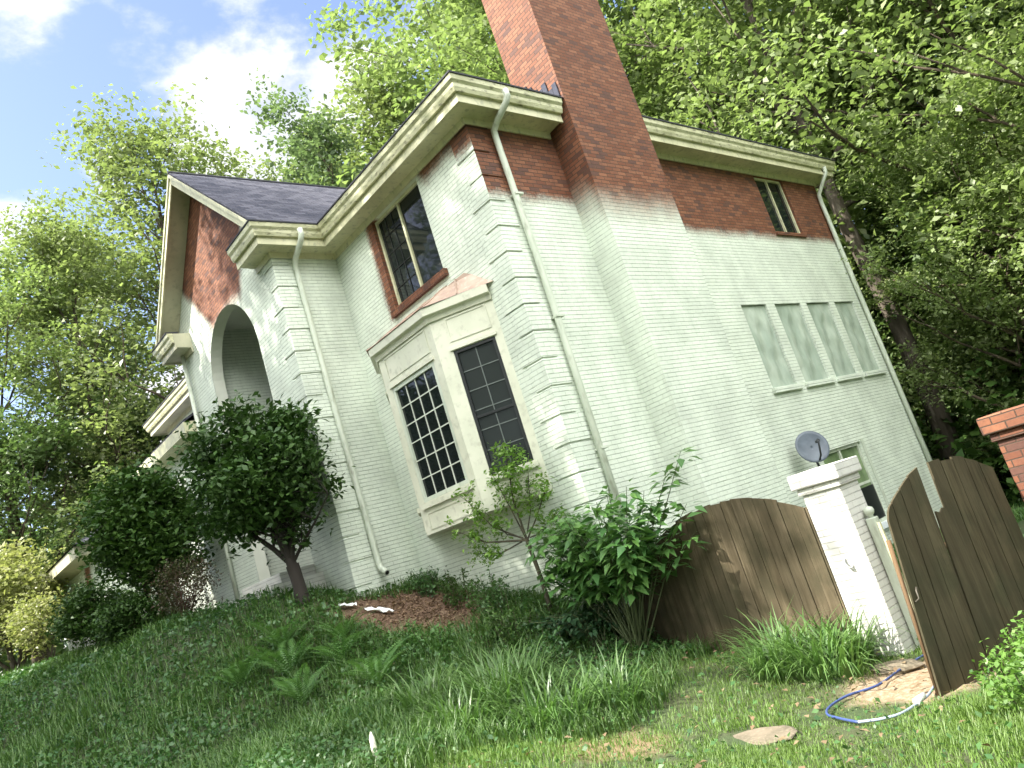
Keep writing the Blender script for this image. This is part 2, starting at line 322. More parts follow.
L_broad = leafmat('leaf_broad', (.06, .16, .045), (.15, .29, .075), .25, .35, .6); L_bright = leafmat('leaf_bright', (.13, .26, .04), (.2, .33, .06), .35)
L_gold = leafmat('leaf_gold', (.25, .28, .10), (.36, .36, .16), .35); L_red = leafmat('leaf_reddish', (.09, .05, .035), (.07, .085, .03), .2)
L_grass = leafmat('blade_grass', (.055, .135, .025), (.14, .24, .06), .3, .45); L_cover = leafmat('leaf_cover', (.04, .11, .03), (.085, .18, .05), .25, .4)
L_lir = leafmat('blade_strap', (.07, .15, .04), (.16, .27, .08), .3, .35, .6); L_fern = leafmat('fern_leaf', (.07, .165, .04), (.13, .25, .07), .3)
L_mown = leafmat('blade_lawn', (.10, .19, .03), (.18, .29, .055), .3, .5)

# ------------------------------------------------------------------ ground
def axis(a, b, fine0, fine1, st):
    core = np.arange(fine0, fine1, st); lo = [fine0]; hi = [core[-1]]; s = st
    while lo[-1] > a: s *= 1.35; lo.append(lo[-1] - s)
    s = st
    while hi[-1] < b: s *= 1.35; hi.append(hi[-1] + s)
    return np.r_[np.array(lo[1:])[::-1], core, np.array(hi[1:])]
gx = axis(-700, 700, -9, 5, .14); gy = axis(-700, 700, -8, 20, .14)
GX, GY = np.meshgrid(gx, gy, indexing='ij'); GZ = H(GX, GY)
rs = np.random.RandomState(5)
GZ = GZ + np.where((abs(GX) < 14) & (abs(GY) < 30), rs.normal(0, .012, GX.shape), 0)
V = np.stack([GX, GY, GZ], -1).reshape(-1, 3); nx, ny = GX.shape
I = np.arange(nx * ny).reshape(nx, ny); F = np.stack([I[:-1, :-1], I[1:, :-1], I[1:, 1:], I[:-1, 1:]], -1).reshape(-1, 4)
M_soil = noisy('soil_and_thatch', (.04, .065, .022), (.06, .07, .03), 1.6, .95, c3=(.045, .06, .022), s3=14, bmp=.8, bd=.03)
t = M_soil.node_tree; bs = t.nodes['Principled BSDF']; src = bs.inputs['Base Color'].links[0].from_socket
_g = t.nodes.new('ShaderNodeNewGeometry')
def blob(cx, cy, r0, r1, sx=1, sy=1):
    mp = t.nodes.new('ShaderNodeMapping'); mp.inputs['Location'].default_value = (-cx * sx, -cy * sy, 0); mp.inputs['Scale'].default_value = (sx, sy, 0); t.links.new(_g.outputs['Position'], mp.inputs[0])
    v = t.nodes.new('ShaderNodeVectorMath'); v.operation = 'LENGTH'; t.links.new(mp.outputs[0], v.inputs[0])
    w = math_n(t, 'ADD', v.outputs['Value'], math_n(t, 'MULTIPLY', noise(t, 3, 5), .5)); return smooth(t, w, r1, r0)
red = mixc(t, smooth(t, noise(t, 35, 5), .4, .65), (.10, .058, .038), (.20, .13, .085))
src = mixc(t, blob(-1.1, 2.9, 1.1, 1.7, 1, .75), src, red)
src = mixc(t, blob(-.8, -3.9, .75, 1.1, 1, 1), src, mixc(t, smooth(t, noise(t, 25, 5), .4, .65), (.24, .17, .10), (.34, .27, .19)))
src = mixc(t, blob(-2.9, -2.2, .45, .9, 1, 1), src, (.25, .17, .10))
t.links.new(src, bs.inputs['Base Color'])
g_me = np_mesh('ground', V, F, M_soil)
tag(link('ground', g_me), kind='structure')

# driveway beyond the lawn crest
dv = MB(); 
ys = np.linspace(15, 40, 26)
for a, b_ in zip(ys[:-1], ys[1:]):
    xs = np.linspace(-14, -5.6, 9)
    for c, d in zip(xs[:-1], xs[1:]): dv.quad(*[(x, y, h1(x, y) + .03) for x, y in ((c, a), (d, a), (d, b_), (c, b_))])
tag(dv.build('driveway', M_conc), kind='structure')

# ------------------------------------------------------------------ HOUSE
house = thing('brick_house', 'large two storey brick house half painted white with red brick chimney and bay window', 'house')
XN, YN = (-1, 0), (0, -1)
def panel(mb, o, u, n, u0, u1, z0, z1, holes=(), depth=.1):
    """wall face with rectangular holes and their reveals, depth goes inward"""
    us = sorted({u0, u1, *[h[0] for h in holes], *[h[1] for h in holes]}); zs = sorted({z0, z1, *[h[2] for h in holes], *[h[3] for h in holes]})
    P = lambda a, z, d=0: (o[0] + u[0] * a - n[0] * d, o[1] + u[1] * a - n[1] * d, z)
    for a, b in zip(us[:-1], us[1:]):
        for c, d in zip(zs[:-1], zs[1:]):
            mu, mz = (a + b) / 2, (c + d) / 2
            if any(h[0] < mu < h[1] and h[2] < mz < h[3] for h in holes): continue
            mb.quad(P(a, c), P(b, c), P(b, d), P(a, d))
    for h in holes:
        a, b, c, d = h[:4]; e = depth
        mb.quad(P(a, c), P(a, c, e), P(a, d, e), P(a, d)); mb.quad(P(b, c), P(b, d), P(b, d, e), P(b, c, e))
        mb.quad(P(a, c), P(b, c), P(b, c, e), P(a, c, e)); mb.quad(P(a, d), P(a, d, e), P(b, d, e), P(b, d))
    return mb
def fix_normals(o, n):
    """make all big faces in the plane point along n"""
    return o
def window(parent, name, o, u, n, u0, u1, z0, z1, depth, frame_m, glass_m, fw_=.045, mull=(), rows=0, cols=0, munt_m=None, meeting=None, mw=.016, partial=None):
    """frame with pane and muntins set back in a hole"""
    f = MB(); d0, d1 = -depth, -depth + .06; e = .004
    u0 += e; u1 -= e; z0 += e; z1 -= e
    f.obox(o, u, n, u0, u0 + fw_, d0, d1, z0, z1); f.obox(o, u, n, u1 - fw_, u1, d0, d1, z0, z1)
    f.obox(o, u, n, u0 + fw_, u1 - fw_, d0, d1, z0, z0 + fw_); f.obox(o, u, n, u0 + fw_, u1 - fw_, d0, d1, z1 - fw_, z1)
    for m_ in mull: f.obox(o, u, n, m_ - fw_ / 2, m_ + fw_ / 2, d0, d1, z0 + fw_, z1 - fw_)
    if meeting: f.obox(o, u, n, u0 + fw_, u1 - fw_, d0 + .005, d1 - .01, meeting - .02, meeting + .02)
    fo = f.build(name, frame_m, parent)
    p = MB(); p.obox(o, u, n, u0 + fw_ - .01, u1 - fw_ + .01, d0 + .015, d0 + .022, z0 + fw_ - .01, z1 - fw_ + .01); p.build('pane', glass_m, fo)
    if rows:
        q = MB(); a0, a1 = (u0 + fw_, u1 - fw_) if not partial else partial; b0, b1 = z0 + fw_, z1 - fw_
        for i in range(1, cols): c = a0 + (a1 - a0) * i / cols; q.obox(o, u, n, c - mw / 2, c + mw / 2, d0 + .024, d0 + .036, b0, b1)
        for i in range(1, rows): c = b0 + (b1 - b0) * i / rows; q.obox(o, u, n, a0, a1, d0 + .0245, d0 + .034, c - mw / 2, c + mw / 2)
        q.build('muntins', munt_m or M_muntin, fo)
    return fo
O = (0, 0); UY = (0, 1); UX = (1, 0)
# main front wall, plane x=0
w = panel(MB(), O, UY, XN, 0, 4.36, -1, 8.2, [(1.45, 2.95, 6.12, 7.80)], .14)
w.build('front_wall', M_front, house, False)
panel(MB(), O, UY, XN, 9.35, 15.2, 0, 8.2).build('front_wall', M_white, house, False)
# side wall, plane y=0
HS = [(5.6, 6.52, 3.04, 4.73), (6.85, 7.9, 3.04, 4.73), (8.17, 9.2, 3.04, 4.73), (9.46, 10.4, 3.04, 4.73), (8.12, 9.35, 6.40, 7.80), (6.35, 8.05, .05, 1.66)]
XE = 10.95
w = panel(MB(), O, UX, YN, 0, 1.85, -1.5, 8.2); panel(w, O, UX, YN, 1.85, XE, -1.5, 8.2, HS, .12)
w.build('side_wall', M_side, house, False)
w = MB(); w.quad((XE, 0, -1.5), (XE, 15.2, -1.5), (XE, 15.2, 8.2), (XE, 0, 8.2)); w.quad((0, 15.2, 0), (XE, 15.2, -1), (XE, 15.2, 8.2), (0, 15.2, 8.2))
w.build('rear_wall', M_white, house, False)
w = MB(); w.box(.6, XE - .4, .45, 14.8, -1, 7.9); w.build('dark_interior', mat('interior_dark', (.02, .02, .02), .9), house)

# projecting entrance block with arch, plane x=-1.29
PX = -1.29; Y0, Y1 = 4.36, 9.35; YC = 6.86; AR = 1.24; ZS = 6.7; YL, YR_ = YC - AR, YC + AR
def gtop(y): return 11.0 - abs(y - YC) * .955 - .12
ysamp = sorted({Y0, YL, YR_, Y1, YC, *[YC + AR * math.cos(math.pi * k / 24) for k in range(25)], 4.9, 8.9})
w = MB(); al = MB(); TH = .24
for a, b in zip(ysamp[:-1], ysamp[1:]):
    ar = lambda y: ZS + math.sqrt(max(0, AR * AR - (y - YC) ** 2))
    inside = YL - 1e-6 <= a and b <= YR_ + 1e-6
    za, zb = (ar(a), ar(b)) if inside else (0.5, 0.5)
    for x in (PX, PX + TH): w.quad((x, a, za), (x, b, zb), (x, b, gtop(b)), (x, a, gtop(a)))
    if inside: al.quad((PX + .004, a, za), (PX + .004, b, zb), (PX + TH, b, zb), (PX + TH, a, za))
for y in (YL, YR_): al.quad((PX + .004, y, .5), (PX + TH, y, .5), (PX + TH, y, ZS), (PX + .004, y, ZS))
al.build('arch_lining', M_plaster, house, False)
w.build('gable_wall', M_gable, house, False)
w = MB(); w.quad((PX, Y0, .5), (0, Y0, .5), (0, Y0, 8.2), (PX, Y0, 8.2)); w.build('entrance_side_wall', M_projside, house, False)
w = MB(); w.quad((PX, Y1, .5), (0, Y1, .5), (0, Y1, 8.2), (PX, Y1, 8.2))
w.build('entrance_side_wall', M_projside, house, False)
# porch room seen through the arch
w = MB(); YB = 8.3; w.quad((PX + TH, YB, 1.9), (1.4, YB, 1.9), (1.4, YB, 8.1), (PX + TH, YB, 8.1)); w.quad((PX + TH, 5.4, 1.9), (1.4, 5.4, 1.9), (1.4, 5.4, 8.1), (PX + TH, 5.4, 8.1))
w.quad((1.4, 5.4, 1.9), (1.4, YB, 1.9), (1.4, YB, 8.1), (1.4, 5.4, 8.1)); w.build('porch_wall', M_white, house, False)
MB().box(PX + TH, 1.45, 5.35, 8.35, 8.1, 8.15).build('porch_ceiling', M_plaster, house)
MB().box(PX, 1.4, 5.35, 8.35, 1.5, 2.12).build('porch_floor', M_conc, house)
d = MB().obox((1.39, 6.3), UY, XN, 0, 1.05, 0, .05, 2.12, 4.3).build('front_door', mat('door_dark', (.05, .03, .02), .4), house)
MB().tube([(1.30, 6.4, 3.1), (1.26, 6.4, 3.15), (1.30, 6.4, 3.2)], .015, 6).build('handle', M_dkmetal, d)
st = MB(); st.box(-2.25, PX - .003, 5.35, 8.4, 1.3, 2.30); st.build('porch_step', M_post, house)
st = MB(); st.box(-1.95, PX - .004, 5.6, 7.4, 2.303, 2.48); bevel(st.build('porch_step', M_post, house), .01)

# roofs
EZ = 8.27
def roof_quad(mb, *p): mb.quad(*p)
r = MB(); a, b, c, d_ = -.5, XE + .5, -.5, 15.7; pz = EZ + 5.97 * .60; mx = (a + b) / 2; hw = (b - a) / 2
r.quad((a, c, EZ), (b, c, EZ), (mx, c + hw, EZ + hw * .60)); r.quad((b, c, EZ), (b, d_, EZ), (mx, d_ - hw, EZ + hw * .6), (mx, c + hw, EZ + hw * .6))
r.quad((b, d_, EZ), (a, d_, EZ), (mx, d_ - hw, EZ + hw * .6)); r.quad((a, d_, EZ), (a, c, EZ), (mx, c + hw, EZ + hw * .6), (mx, d_ - hw, EZ + hw * .6))
r.quad((a, c, EZ - .02), (a, d_, EZ - .02), (b, d_, EZ - .02), (b, c, EZ - .02))
r.build('main_roof', M_shing, house)
GX0 = -1.72; rz = 11.05; ye0, ye1 = 3.90, 9.82; sl = (rz - EZ) / (YC - ye0); xr = -.5 + (rz - EZ) / .6; xb = -.5
r = MB(); th = .05
for ye, s_ in ((ye0, 1), (ye1, -1)):
    r.quad((GX0, ye, EZ), (xb, ye, EZ), (xr, YC, rz), (GX0, YC, rz)); r.quad((GX0, ye, EZ - th), (xb, ye, EZ - th), (xr, YC, rz - th), (GX0, YC, rz - th))
    r.quad((GX0, ye, EZ), (GX0, YC, rz), (GX0, YC, rz - th), (GX0, ye, EZ - th)); r.quad((GX0, ye, EZ), (GX0, ye, EZ - th), (xb, ye, EZ - th), (xb, ye, EZ))
r.build('gable_roof', M_shing, house)
MB().tube([(GX0 - .01, YC, rz + .005), (xr, YC, rz + .005)], .035, 6).build('ridge_cap', M_dark, house)
rk = MB(); sf = MB()
for s_ in (-1, 1):
    ye = ye0 if s_ < 0 else ye1
    e0 = YC + s_ * (abs(ye - YC) - .03)
    P = lambda y, z0, x: (x, y, z0)
    for x0, x1, t0, t1 in ((GX0 + .005, GX0 + .035, .055, .28), (GX0 - .02, GX0 + .004, .05, .13)):
        zt = lambda y: rz - abs(y - YC) * sl
        v = [(x, y, zt(y) - t_) for x in (x0, x1) for y in (e0, YC) for t_ in (t0, t1)]
        i = len(rk.v); rk.v += v
        for f in ((0, 1, 3, 2), (4, 6, 7, 5), (0, 2, 6, 4), (1, 5, 7, 3), (0, 4, 5, 1), (2, 3, 7, 6)): rk.f.append(tuple(i + k for k in f)); rk.sm.append(False)
    sf.quad((GX0 + .035, e0, zt(e0) - .2), (PX + .02, e0, zt(e0) - .2), (PX + .02, YC, rz - .2), (GX0 + .035, YC, rz - .2))
rk.build('rake_board', M_trim, house); sf.build('rake_soffit', M_soffit, house, False)

def sweep(mb, path, prof, closed_ends=True):
    """profile of (out, z) swept along a plan path; outward is left of travel"""
    n = len(path); dirs = [Vector((path[i+1][0] - path[i][0], path[i+1][1] - path[i][1])).normalized() for i in range(n - 1)]
    rows = []
    for i in range(n):
        if i == 0: nn = Vector((-dirs[0].y, dirs[0].x)); k = 1
        elif i == n - 1: nn = Vector((-dirs[-1].y, dirs[-1].x)); k = 1
        else:
            a_ = Vector((-dirs[i-1].y, dirs[i-1].x)); b_ = Vector((-dirs[i].y, dirs[i].x)); nn = (a_ + b_).normalized(); k = 1 / max(.2, nn.dot(a_))
        rows.append([(path[i][0] + nn.x * o_ * k, path[i][1] + nn.y * o_ * k, z) for o_, z in prof])
    base = len(mb.v); m = len(prof)
    for r_ in rows: mb.v += r_
    for i in range(n - 1):
        for j in range(m): mb.f.append((base + i*m + j, base + i*m + (j+1) % m, base + (i+1)*m + (j+1) % m, base + (i+1)*m + j)); mb.sm.append(False)
    mb.f.append(tuple(base + j for j in range(m))); mb.f.append(tuple(base + (n-1)*m + j for j in range(m-1, -1, -1))); mb.sm += [False, False]
    return mb
pathA = [(1.80, 0), (0, 0), (0, Y0), (PX, Y0), (PX, Y0 + .62)]
pathB = [(XE, 3), (XE, 0), (3.87, 0)]
pathC = [(PX, Y1 - .62), (PX, Y1), (0, Y1), (0, 15.2), (3, 15.2)]
P_soff = [(0.003, 7.80), (.03, 7.80), (.045, 7.90), (.34, 7.92), (.34, 7.88), (.372, 7.88), (.372, 8.24), (0.003, 8.24)]
P_gut = [(.374, 8.02), (.42, 8.02), (.445, 8.08), (.45, 8.13), (.485, 8.17), (.495, 8.245), (.374, 8.245)]
P_bead = [(.10, 7.905), (.16, 7.895), (.17, 7.93), (.10, 7.93)]
for pth in (pathA, pathB, pathC):
    sweep(MB(), pth, P_soff).build('eave_trim', M_soffit if pth is pathC else M_trim, house)
    sweep(MB(), pth, P_gut).build('gutter', M_gutter, house)
    sweep(MB(), pth, [(.25, 8.25), (.51, 8.25), (.51, 8.275), (.25, 8.285)]).build('roof_edge', M_dark, house)

# quoins
def quoin(cx, cy, sx, sy, z0, z1, name='corner_quoins', dx=-1, mat_=M_quoin):
    q = MB(); z = z0; k = 0; p = .020
    while z < z1:
        la, lb = (.42, .30) if k % 2 else (.30, .42); zt = min(z + .395, z1)
        xa, yb = cx - sx * p, cy - sy * p
        q.prism([(xa, yb), (cx + sx * la, yb), (cx + sx * la, cy - sy * .002), (cx - sx * .002, cy - sy * .002), (cx - sx * .002, cy + sy * lb), (xa, cy + sy * lb)], z, zt)
        z += .4155; k += 1
    o = q.build(name, mat_, house); return bevel(o, .008)
quoin(0, 0, 1, 1, -.95, 7.80); quoin(PX, Y0, 1, 1, 1.02, 7.80, mat_=M_white)

# chimney
ch = MB(); ch.prism([(1.85, -.51), (3.87, -.51), (3.87, -.002), (3.87, .45), (1.85, .45), (1.85, -.002)], -1.5, 12.6)
cho = ch.build('chimney', M_chim, house)
MB().box(1.77, 3.95, -.59, .53, 12.6, 12.85).build('chimney_cap', M_red, cho)
MB().box(2.2, 3.5, -.25, .2, 12.85, 13.2).build('flue', M_conc, cho)
fl = MB()
for k in range(9):
    y = -.46 + k * .1; fl.box(1.825, 1.847, y, y + .094, EZ + .06 + .6 * (y + .5) - .02, EZ + .06 + .6 * (y + .5) + random.Random(k).uniform(.10, .26))
fl.build('flashing', noisy('flashing_blue', (.02, .022, .035), (.045, .05, .075), 9, .8), house)

# upper front window with brick sill
window(house, 'upper_window', O, UY, XN, 1.45, 2.95, 6.12, 7.80, .13, M_trim, M_glass, .05, mull=(2.2,), rows=5, cols=3, munt_m=mat('faint_muntin', (.012, .014, .013), .7), partial=(2.28, 2.88), mw=.012)
s_ = MB()
for k in range(23): a = 1.36 + k * .0735; s_.obox(O, UY, XN, a, a + .064, -.05, .075, 6.0, 6.115)
s_.obox(O, UY, XN, 1.362, 3.045, -.05, .06, 6.005, 6.108)
s_.build('window_sill', M_sillred, house)
# right upper window
window(house, 'upper_window', O, UX, YN, 8.12, 9.35, 6.40, 7.80, .11, M_trim, M_glass, .05, mull=(8.72,))
MB().obox(O, UX, YN, 8.08, 9.40, .002, .05, 6.33, 6.40).build('window_sill', M_red, house)
# four sheeted openings
for i, h in enumerate(HS[:4]):
    a, b, c, d_ = h
    fo = MB(); fo.obox(O, UX, YN, a + .003, a + .05, -.11, -.07, c, d_ - .004); fo.obox(O, UX, YN, b - .05, b - .003, -.11, -.07, c, d_ - .004); fo.obox(O, UX, YN, a + .05, b - .05, -.11, -.07, d_ - .06, d_ - .004); fo.obox(O, UX, YN, a + .05, b - .05, -.11, -.07, c + .004, c + .06)
    fo = fo.build('sheeted_window', M_pipe, house); fo['label'] = 'window opening covered with wrinkled plastic sheet'
    # crumpled sheet
    nu, nz = 14, 26; rr = np.random.RandomState(40 + i); ph = rr.uniform(0, 6, 6); sh = MB(); idx = {}
    for p in range(nu + 1):
        for q in range(nz + 1):
            U = p / nu; Z = q / nz
            dd = .018 * math.sin(7 * U + 5 * Z + ph[0]) + .014 * math.sin(13 * U - 8 * Z + ph[1]) + .010 * math.sin(5 * U + 19 * Z + ph[2]) + rr.normal(0, .003)
            idx[p, q] = len(sh.v); sh.v.append((a + .01 + (b - a - .02) * U, .045 + dd * min(1, 6 * min(U, 1 - U, Z, 1 - Z)), c + .01 + (d_ - c - .02) * Z))
    for p in range(nu):
        for q in range(nz): sh.f.append((idx[p, q], idx[p+1, q], idx[p+1, q+1], idx[p, q+1])); sh.sm.append(True)
    sh.build('plastic_sheet', M_plast, fo, False)
    bevel(MB().obox(O, UX, YN, a - .07, b + .07, .002, .07, 2.93, 3.035).build('window_sill', M_white, house), .006)
# lower right window
fo = window(house, 'lower_window', O, UX, YN, 6.35, 8.05, .05, 1.66, .11, M_pipe, M_paneg, .06, mull=(7.18,), rows=2, cols=1, munt_m=M_pipe, mw=.05)
MB().obox(O, UX, YN, 7.26, 7.96, -.06, -.045, .12, .78).build('window_screen', M_black, fo)
MB().obox(O, UX, YN, 6.28, 8.14, .002, .09, -.06, .05).build('window_sill', mat('sill_white', (.78, .82, .84), .5), house)
MB().obox(O, UX, YN, 8.055, 8.14, .002, .03, .05, 1.7).build('window_trim', M_pipe, house)

# bay window
bay = bpy.data.objects.new('bay_window', None)
BP = [(0, .60), (-.60, 1.44), (-.60, 3.02), (0, 3.86)]
bz0, bz1 = 2.27, 5.34
def facet(i): 
    a, b = Vector(BP[i]), Vector(BP[i+1]); u = (b - a); L = u.length; u.normalize(); n = Vector((-u.y, u.x)); return (a.x, a.y), (u.x, u.y), (n.x, n.y), L
bm_ = MB(); fr = {}
o0, u0_, n0, L0 = facet(0); o1, u1_, n1_, L1 = facet(1); o2, u2_, n2_, L2 = facet(2)
panel(bm_, o0, u0_, n0, 0, L0, bz0, bz1, [(.13, .80, 2.76, 4.68)], .07)
panel(bm_, o1, u1_, n1_, 0, L1, bz0, bz1, [(.17, L1 - .17, 2.76, 4.68)], .07)
panel(bm_, o2, u2_, n2_, 0, L2, bz0, bz1, [(.2, L2 - .16, 2.76, 4.68)], .07)
bm_.quad(*[(x, y, bz0) for x, y in BP])
bayo = bm_.build('bay_window', M_bay, house, False)
for (o_, u_, n_, L_, ww) in ((o0, u0_, n0, L0, (.13, .80)), (o1, u1_, n1_, L1, (.17, L1 - .17)), (o2, u2_, n2_, L2, (.2, L2 - .16))):
    tr = MB(); tr.obox(o_, u_, n_, ww[0] - .04, ww[1] + .04, .002, .03, 4.69, 4.74); tr.build('head_trim', M_bay, bayo); tr = MB(); tr.obox(o_, u_, n_, ww[0] - .05, ww[1] + .05, .002, .055, 2.66, 2.735)
    a, b = ww; tr.build('window_sill', M_bay, bayo); 
    for z0, z1 in ((4.82, 5.20), (2.33, 2.60)):
        tr = MB(); tr.obox(o_, u_, n_, a, b, .002, .012, z0, z0 + .025); tr.obox(o_, u_, n_, a, b, .002, .012, z1 - .025, z1); tr.obox(o_, u_, n_, a, a + .025, .002, .012, z0 + .025, z1 - .025); tr.obox(o_, u_, n_, b - .025, b, .002, .012, z0 + .025, z1 - .025)
        tr.build('panel_moulding', M_bay, bayo)
window(bayo, 'side_sash', o0, u0_, n0, .13, .80, 2.76, 4.68, .06, M_black, M_glass2, .045, rows=6, cols=2, munt_m=mat('muntin_grey', (.13, .15, .14), .5), meeting=3.62, mw=.014)
window(bayo, 'lattice_window', o1, u1_, n1_, .17, L1 - .17, 2.76, 4.68, .06, M_pipe, M_glass, .06, rows=6, cols=4, munt_m=M_muntinw, mw=.018)
window(bayo, 'side_sash', o2, u2_, n2_, .2, L2 - .16, 2.76, 4.68, .06, M_black, M_glass2, .045, rows=6, cols=2, meeting=3.62)
sweep(MB(), BP, [(.002, 5.22), (.03, 5.22), (.05, 5.30), (.11, 5.32), (.115, 5.44), (.002, 5.44)]).build('cornice', M_bay, bayo)
hd = MB(); off = []
for i, p in enumerate(BP):
    if i in (0, 3): off.append((-.002, p[1] + (-.16 if i == 0 else .16)))
    else: off.append((p[0] - .13, p[1] + (-.06 if i == 1 else .06)))
topz = 5.86; inn = [(-.003, BP[0][1] + .42), (-.003, 1.5), (-.003, 3.0), (-.003, BP[3][1] - .42)]
for i in range(3):
    A, B = off[i], off[i+1]; C, D_ = inn[i+1], inn[i]
    prev = None
    for k in range(5):
        s0 = k / 4; h_ = 1 - (1 - s0) ** 1.25
        a_ = (A[0] + (D_[0] - A[0]) * s0, A[1] + (D_[1] - A[1]) * s0, 5.445 + (topz - 5.445) * h_ ** 1.3); b__ = (B[0] + (C[0] - B[0]) * s0, B[1] + (C[1] - B[1]) * s0, 5.445 + (topz - 5.445) * h_ ** 1.3)
        if prev: hd.quad(prev[0], prev[1], b__, a_)
        prev = (a_, b__)
hdo = hd.build('hood_roof', M_copper, bayo, False)
sm = MB()
for i, fr_ in ((0, .5), (0, 1), (1, .33), (1, .66), (2, 0), (2, .5)):
    A = [off[i][k] + (off[i+1][k] - off[i][k]) * fr_ for k in (0, 1)]; D_ = [inn[i][k] + (inn[i+1][k] - inn[i][k]) * fr_ for k in (0, 1)]
    pts = []
    for k in range(5): s0 = k / 4; h_ = 1 - (1 - s0) ** 1.25; pts.append((A[0] + (D_[0] - A[0]) * s0, A[1] + (D_[1] - A[1]) * s0, 5.455 + (topz - 5.445) * h_ ** 1.3))
    MB().tube(pts, .011, 5).build('hood_seam', M_copper, hdo)

# downspouts
def pipe(pts, r, elbow=None, name='downspout'):
    o = MB().tube(pts, r, 10).build(name, M_pipe, house); return o
g = h1(.5, -.2)
p = pipe([(.46, -.55, 8.10), (.47, -.56, 8.0), (.46, -.50, 7.92), (.44, -.22, 7.78), (.45, -.10, 7.70), (.46, -.082, 7.58), (.49, -.08, 5.5), (.48, -.08, 4), (.43, -.08, .3)], .052)
for z in (6.6, 4.6, 2.6): MB().box(.43, .59, -.142, -.004, z, z + .03).build('pipe_strap', M_pipe, p)
gy_ = Y0 - .07
p = pipe([(-.90, Y0 - .54, 8.12), (-.90, Y0 - .55, 8.0), (-.91, Y0 - .48, 7.90), (-.92, gy_ - .10, 7.72), (-.91, gy_, 7.60), (-.90, gy_, 7.4), (-.87, gy_, 5), (-.82, gy_, 2.12), (-.82, gy_ - .04, 2.03), (-.83, gy_ - .2, 1.93)], .052)
MB().tube([(-.83, gy_ - .202, 1.929), (-.83, gy_ - .205, 1.927)], .036, 10).build('outlet', M_black, p)
p = pipe([(XE - .12, -.43, 8.05), (XE - .12, -.42, 7.9), (XE - .14, -.25, 7.7), (XE - .16, -.09, 7.5), (XE - .17, -.075, 7.3), (XE - .22, -.075, 4), (XE - .26, -.075, -.75)], .05)
p = pipe([(PX - .07, Y1 - .1, 7.9), (PX - .07, Y1 - .1, 5), (PX - .07, Y1 - .1, 2.1)], .045)

# lower wing left of the entrance and its shed roof
wg = MB(); wg.box(-1.25, 0, Y1 + .01, 13.9, 1, 6.35).build('wing_wall', M_white, house)
r = MB(); r.prism([(0, 0)] * 0 or [(-1.6, Y1 + .01), (-.003, Y1 + .01), (-.003, 14.3), (-1.6, 14.3)], 6.42, 6.47)
for k, (x, y, z) in enumerate(r.v):
    if x > -.5: r.v[k] = (x, y, z + .95)
r.build('wing_roof', M_shing, house)
sweep(MB(), [(-1.25, Y1 + .01), (-1.25, 13.9), (-.1, 13.9)], [(.003, 6.12), (.33, 6.2), (.34, 6.16), (.37, 6.16), (.37, 6.42), (.003, 6.42)]).build('eave_trim', M_trim, house)

# garage wing further left, separate building
gar = thing('garage', 'low white painted brick garage with a beige eave behind the round bush', 'garage', (-1, 16.5, 2.3))
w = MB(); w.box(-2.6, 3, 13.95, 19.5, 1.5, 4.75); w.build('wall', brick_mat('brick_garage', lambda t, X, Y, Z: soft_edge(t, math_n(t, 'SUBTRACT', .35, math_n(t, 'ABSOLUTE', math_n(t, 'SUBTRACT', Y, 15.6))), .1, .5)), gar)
sweep(MB(), [(-2.6, 13.95), (-2.6, 19.5), (0, 19.5)], [(.003, 4.6), (.5, 4.72), (.5, 4.66), (.55, 4.66), (.56, 4.92), (.003, 4.92)]).build('eave_trim', M_soffit, gar)
r = MB(); r.quad((-3.2, 13.6, 4.93), (-3.2, 20.1, 4.93), (.2, 17.5, 6.9), (.2, 16.2, 6.9)); r.quad((-3.2, 13.6, 4.93), (.2, 16.2, 6.9), (3.5, 13.6, 4.93)); r.quad((-3.2, 20.1, 4.93), (3.5, 20.1, 4.93), (.2, 17.5, 6.9)); r.quad((3.5, 13.6, 4.93), (.2, 16.2, 6.9), (.2, 17.5, 6.9), (3.5, 20.1, 4.93))
r.build('roof', M_shing, gar)
gd = MB().obox((-2.6, 16.4), UY, XN, 0, 2.4, .004, .04, 2.2, 4.2).build('garage_door', noisy('door_white', (.62, .64, .6), (.55, .57, .54), 3), gar)
# ------------------------------------------------------------------ SATELLITE DISH
sd = thing('satellite_dish', 'small round grey satellite dish on the side wall above the white brick gate post', 'satellite dish', (5.95, 0, 1.55))
c0 = Vector((5.38, -.42, 1.81)); nrm = Vector((-.62, -.72, .32)).normalized(); ua = nrm.cross(Vector((0, 0, 1))).normalized(); va = ua.cross(nrm)
dm = MB(); rings = 6; seg = 28
for k in range(rings + 1):
    rr_ = .285 * k / rings; dep = -.055 * (1 - (k / rings) ** 2)
    for j in range(seg):
        a = 2 * math.pi * j / seg; dm.v.append(tuple(c0 + ua * math.cos(a) * rr_ + va * math.sin(a) * rr_ * 1.08 + nrm * dep))
for k in range(rings):
    for j in range(seg): q = k * seg; dm.f.append((q + j, q + (j+1) % seg, q + seg + (j+1) % seg, q + seg + j)); dm.sm.append(True)
do = dm.build('reflector', M_dish, sd, False); so = do.modifiers.new('solid', 'SOLIDIFY'); so.thickness = .012
f0 = c0 - va * .27; f1 = c0 - va * .05 + nrm * .34
MB().tube([tuple(f0), tuple(f0 + nrm * .15 + va * .03), tuple(f1)], .017, 8).build('feed_arm', M_dkmetal, sd)
MB().tube([tuple(f1 + va * .0), tuple(f1 - nrm * .09 + va * .02)], [.035, .028], 10).build('feed_horn', M_dkmetal, sd)
MB().tube([tuple(c0 - nrm * .06), tuple(c0 - nrm * .14), (5.9, -.12, 1.45), (5.95, -.03, 1.3)], .022, 8).build('mast', M_dkmetal, sd)
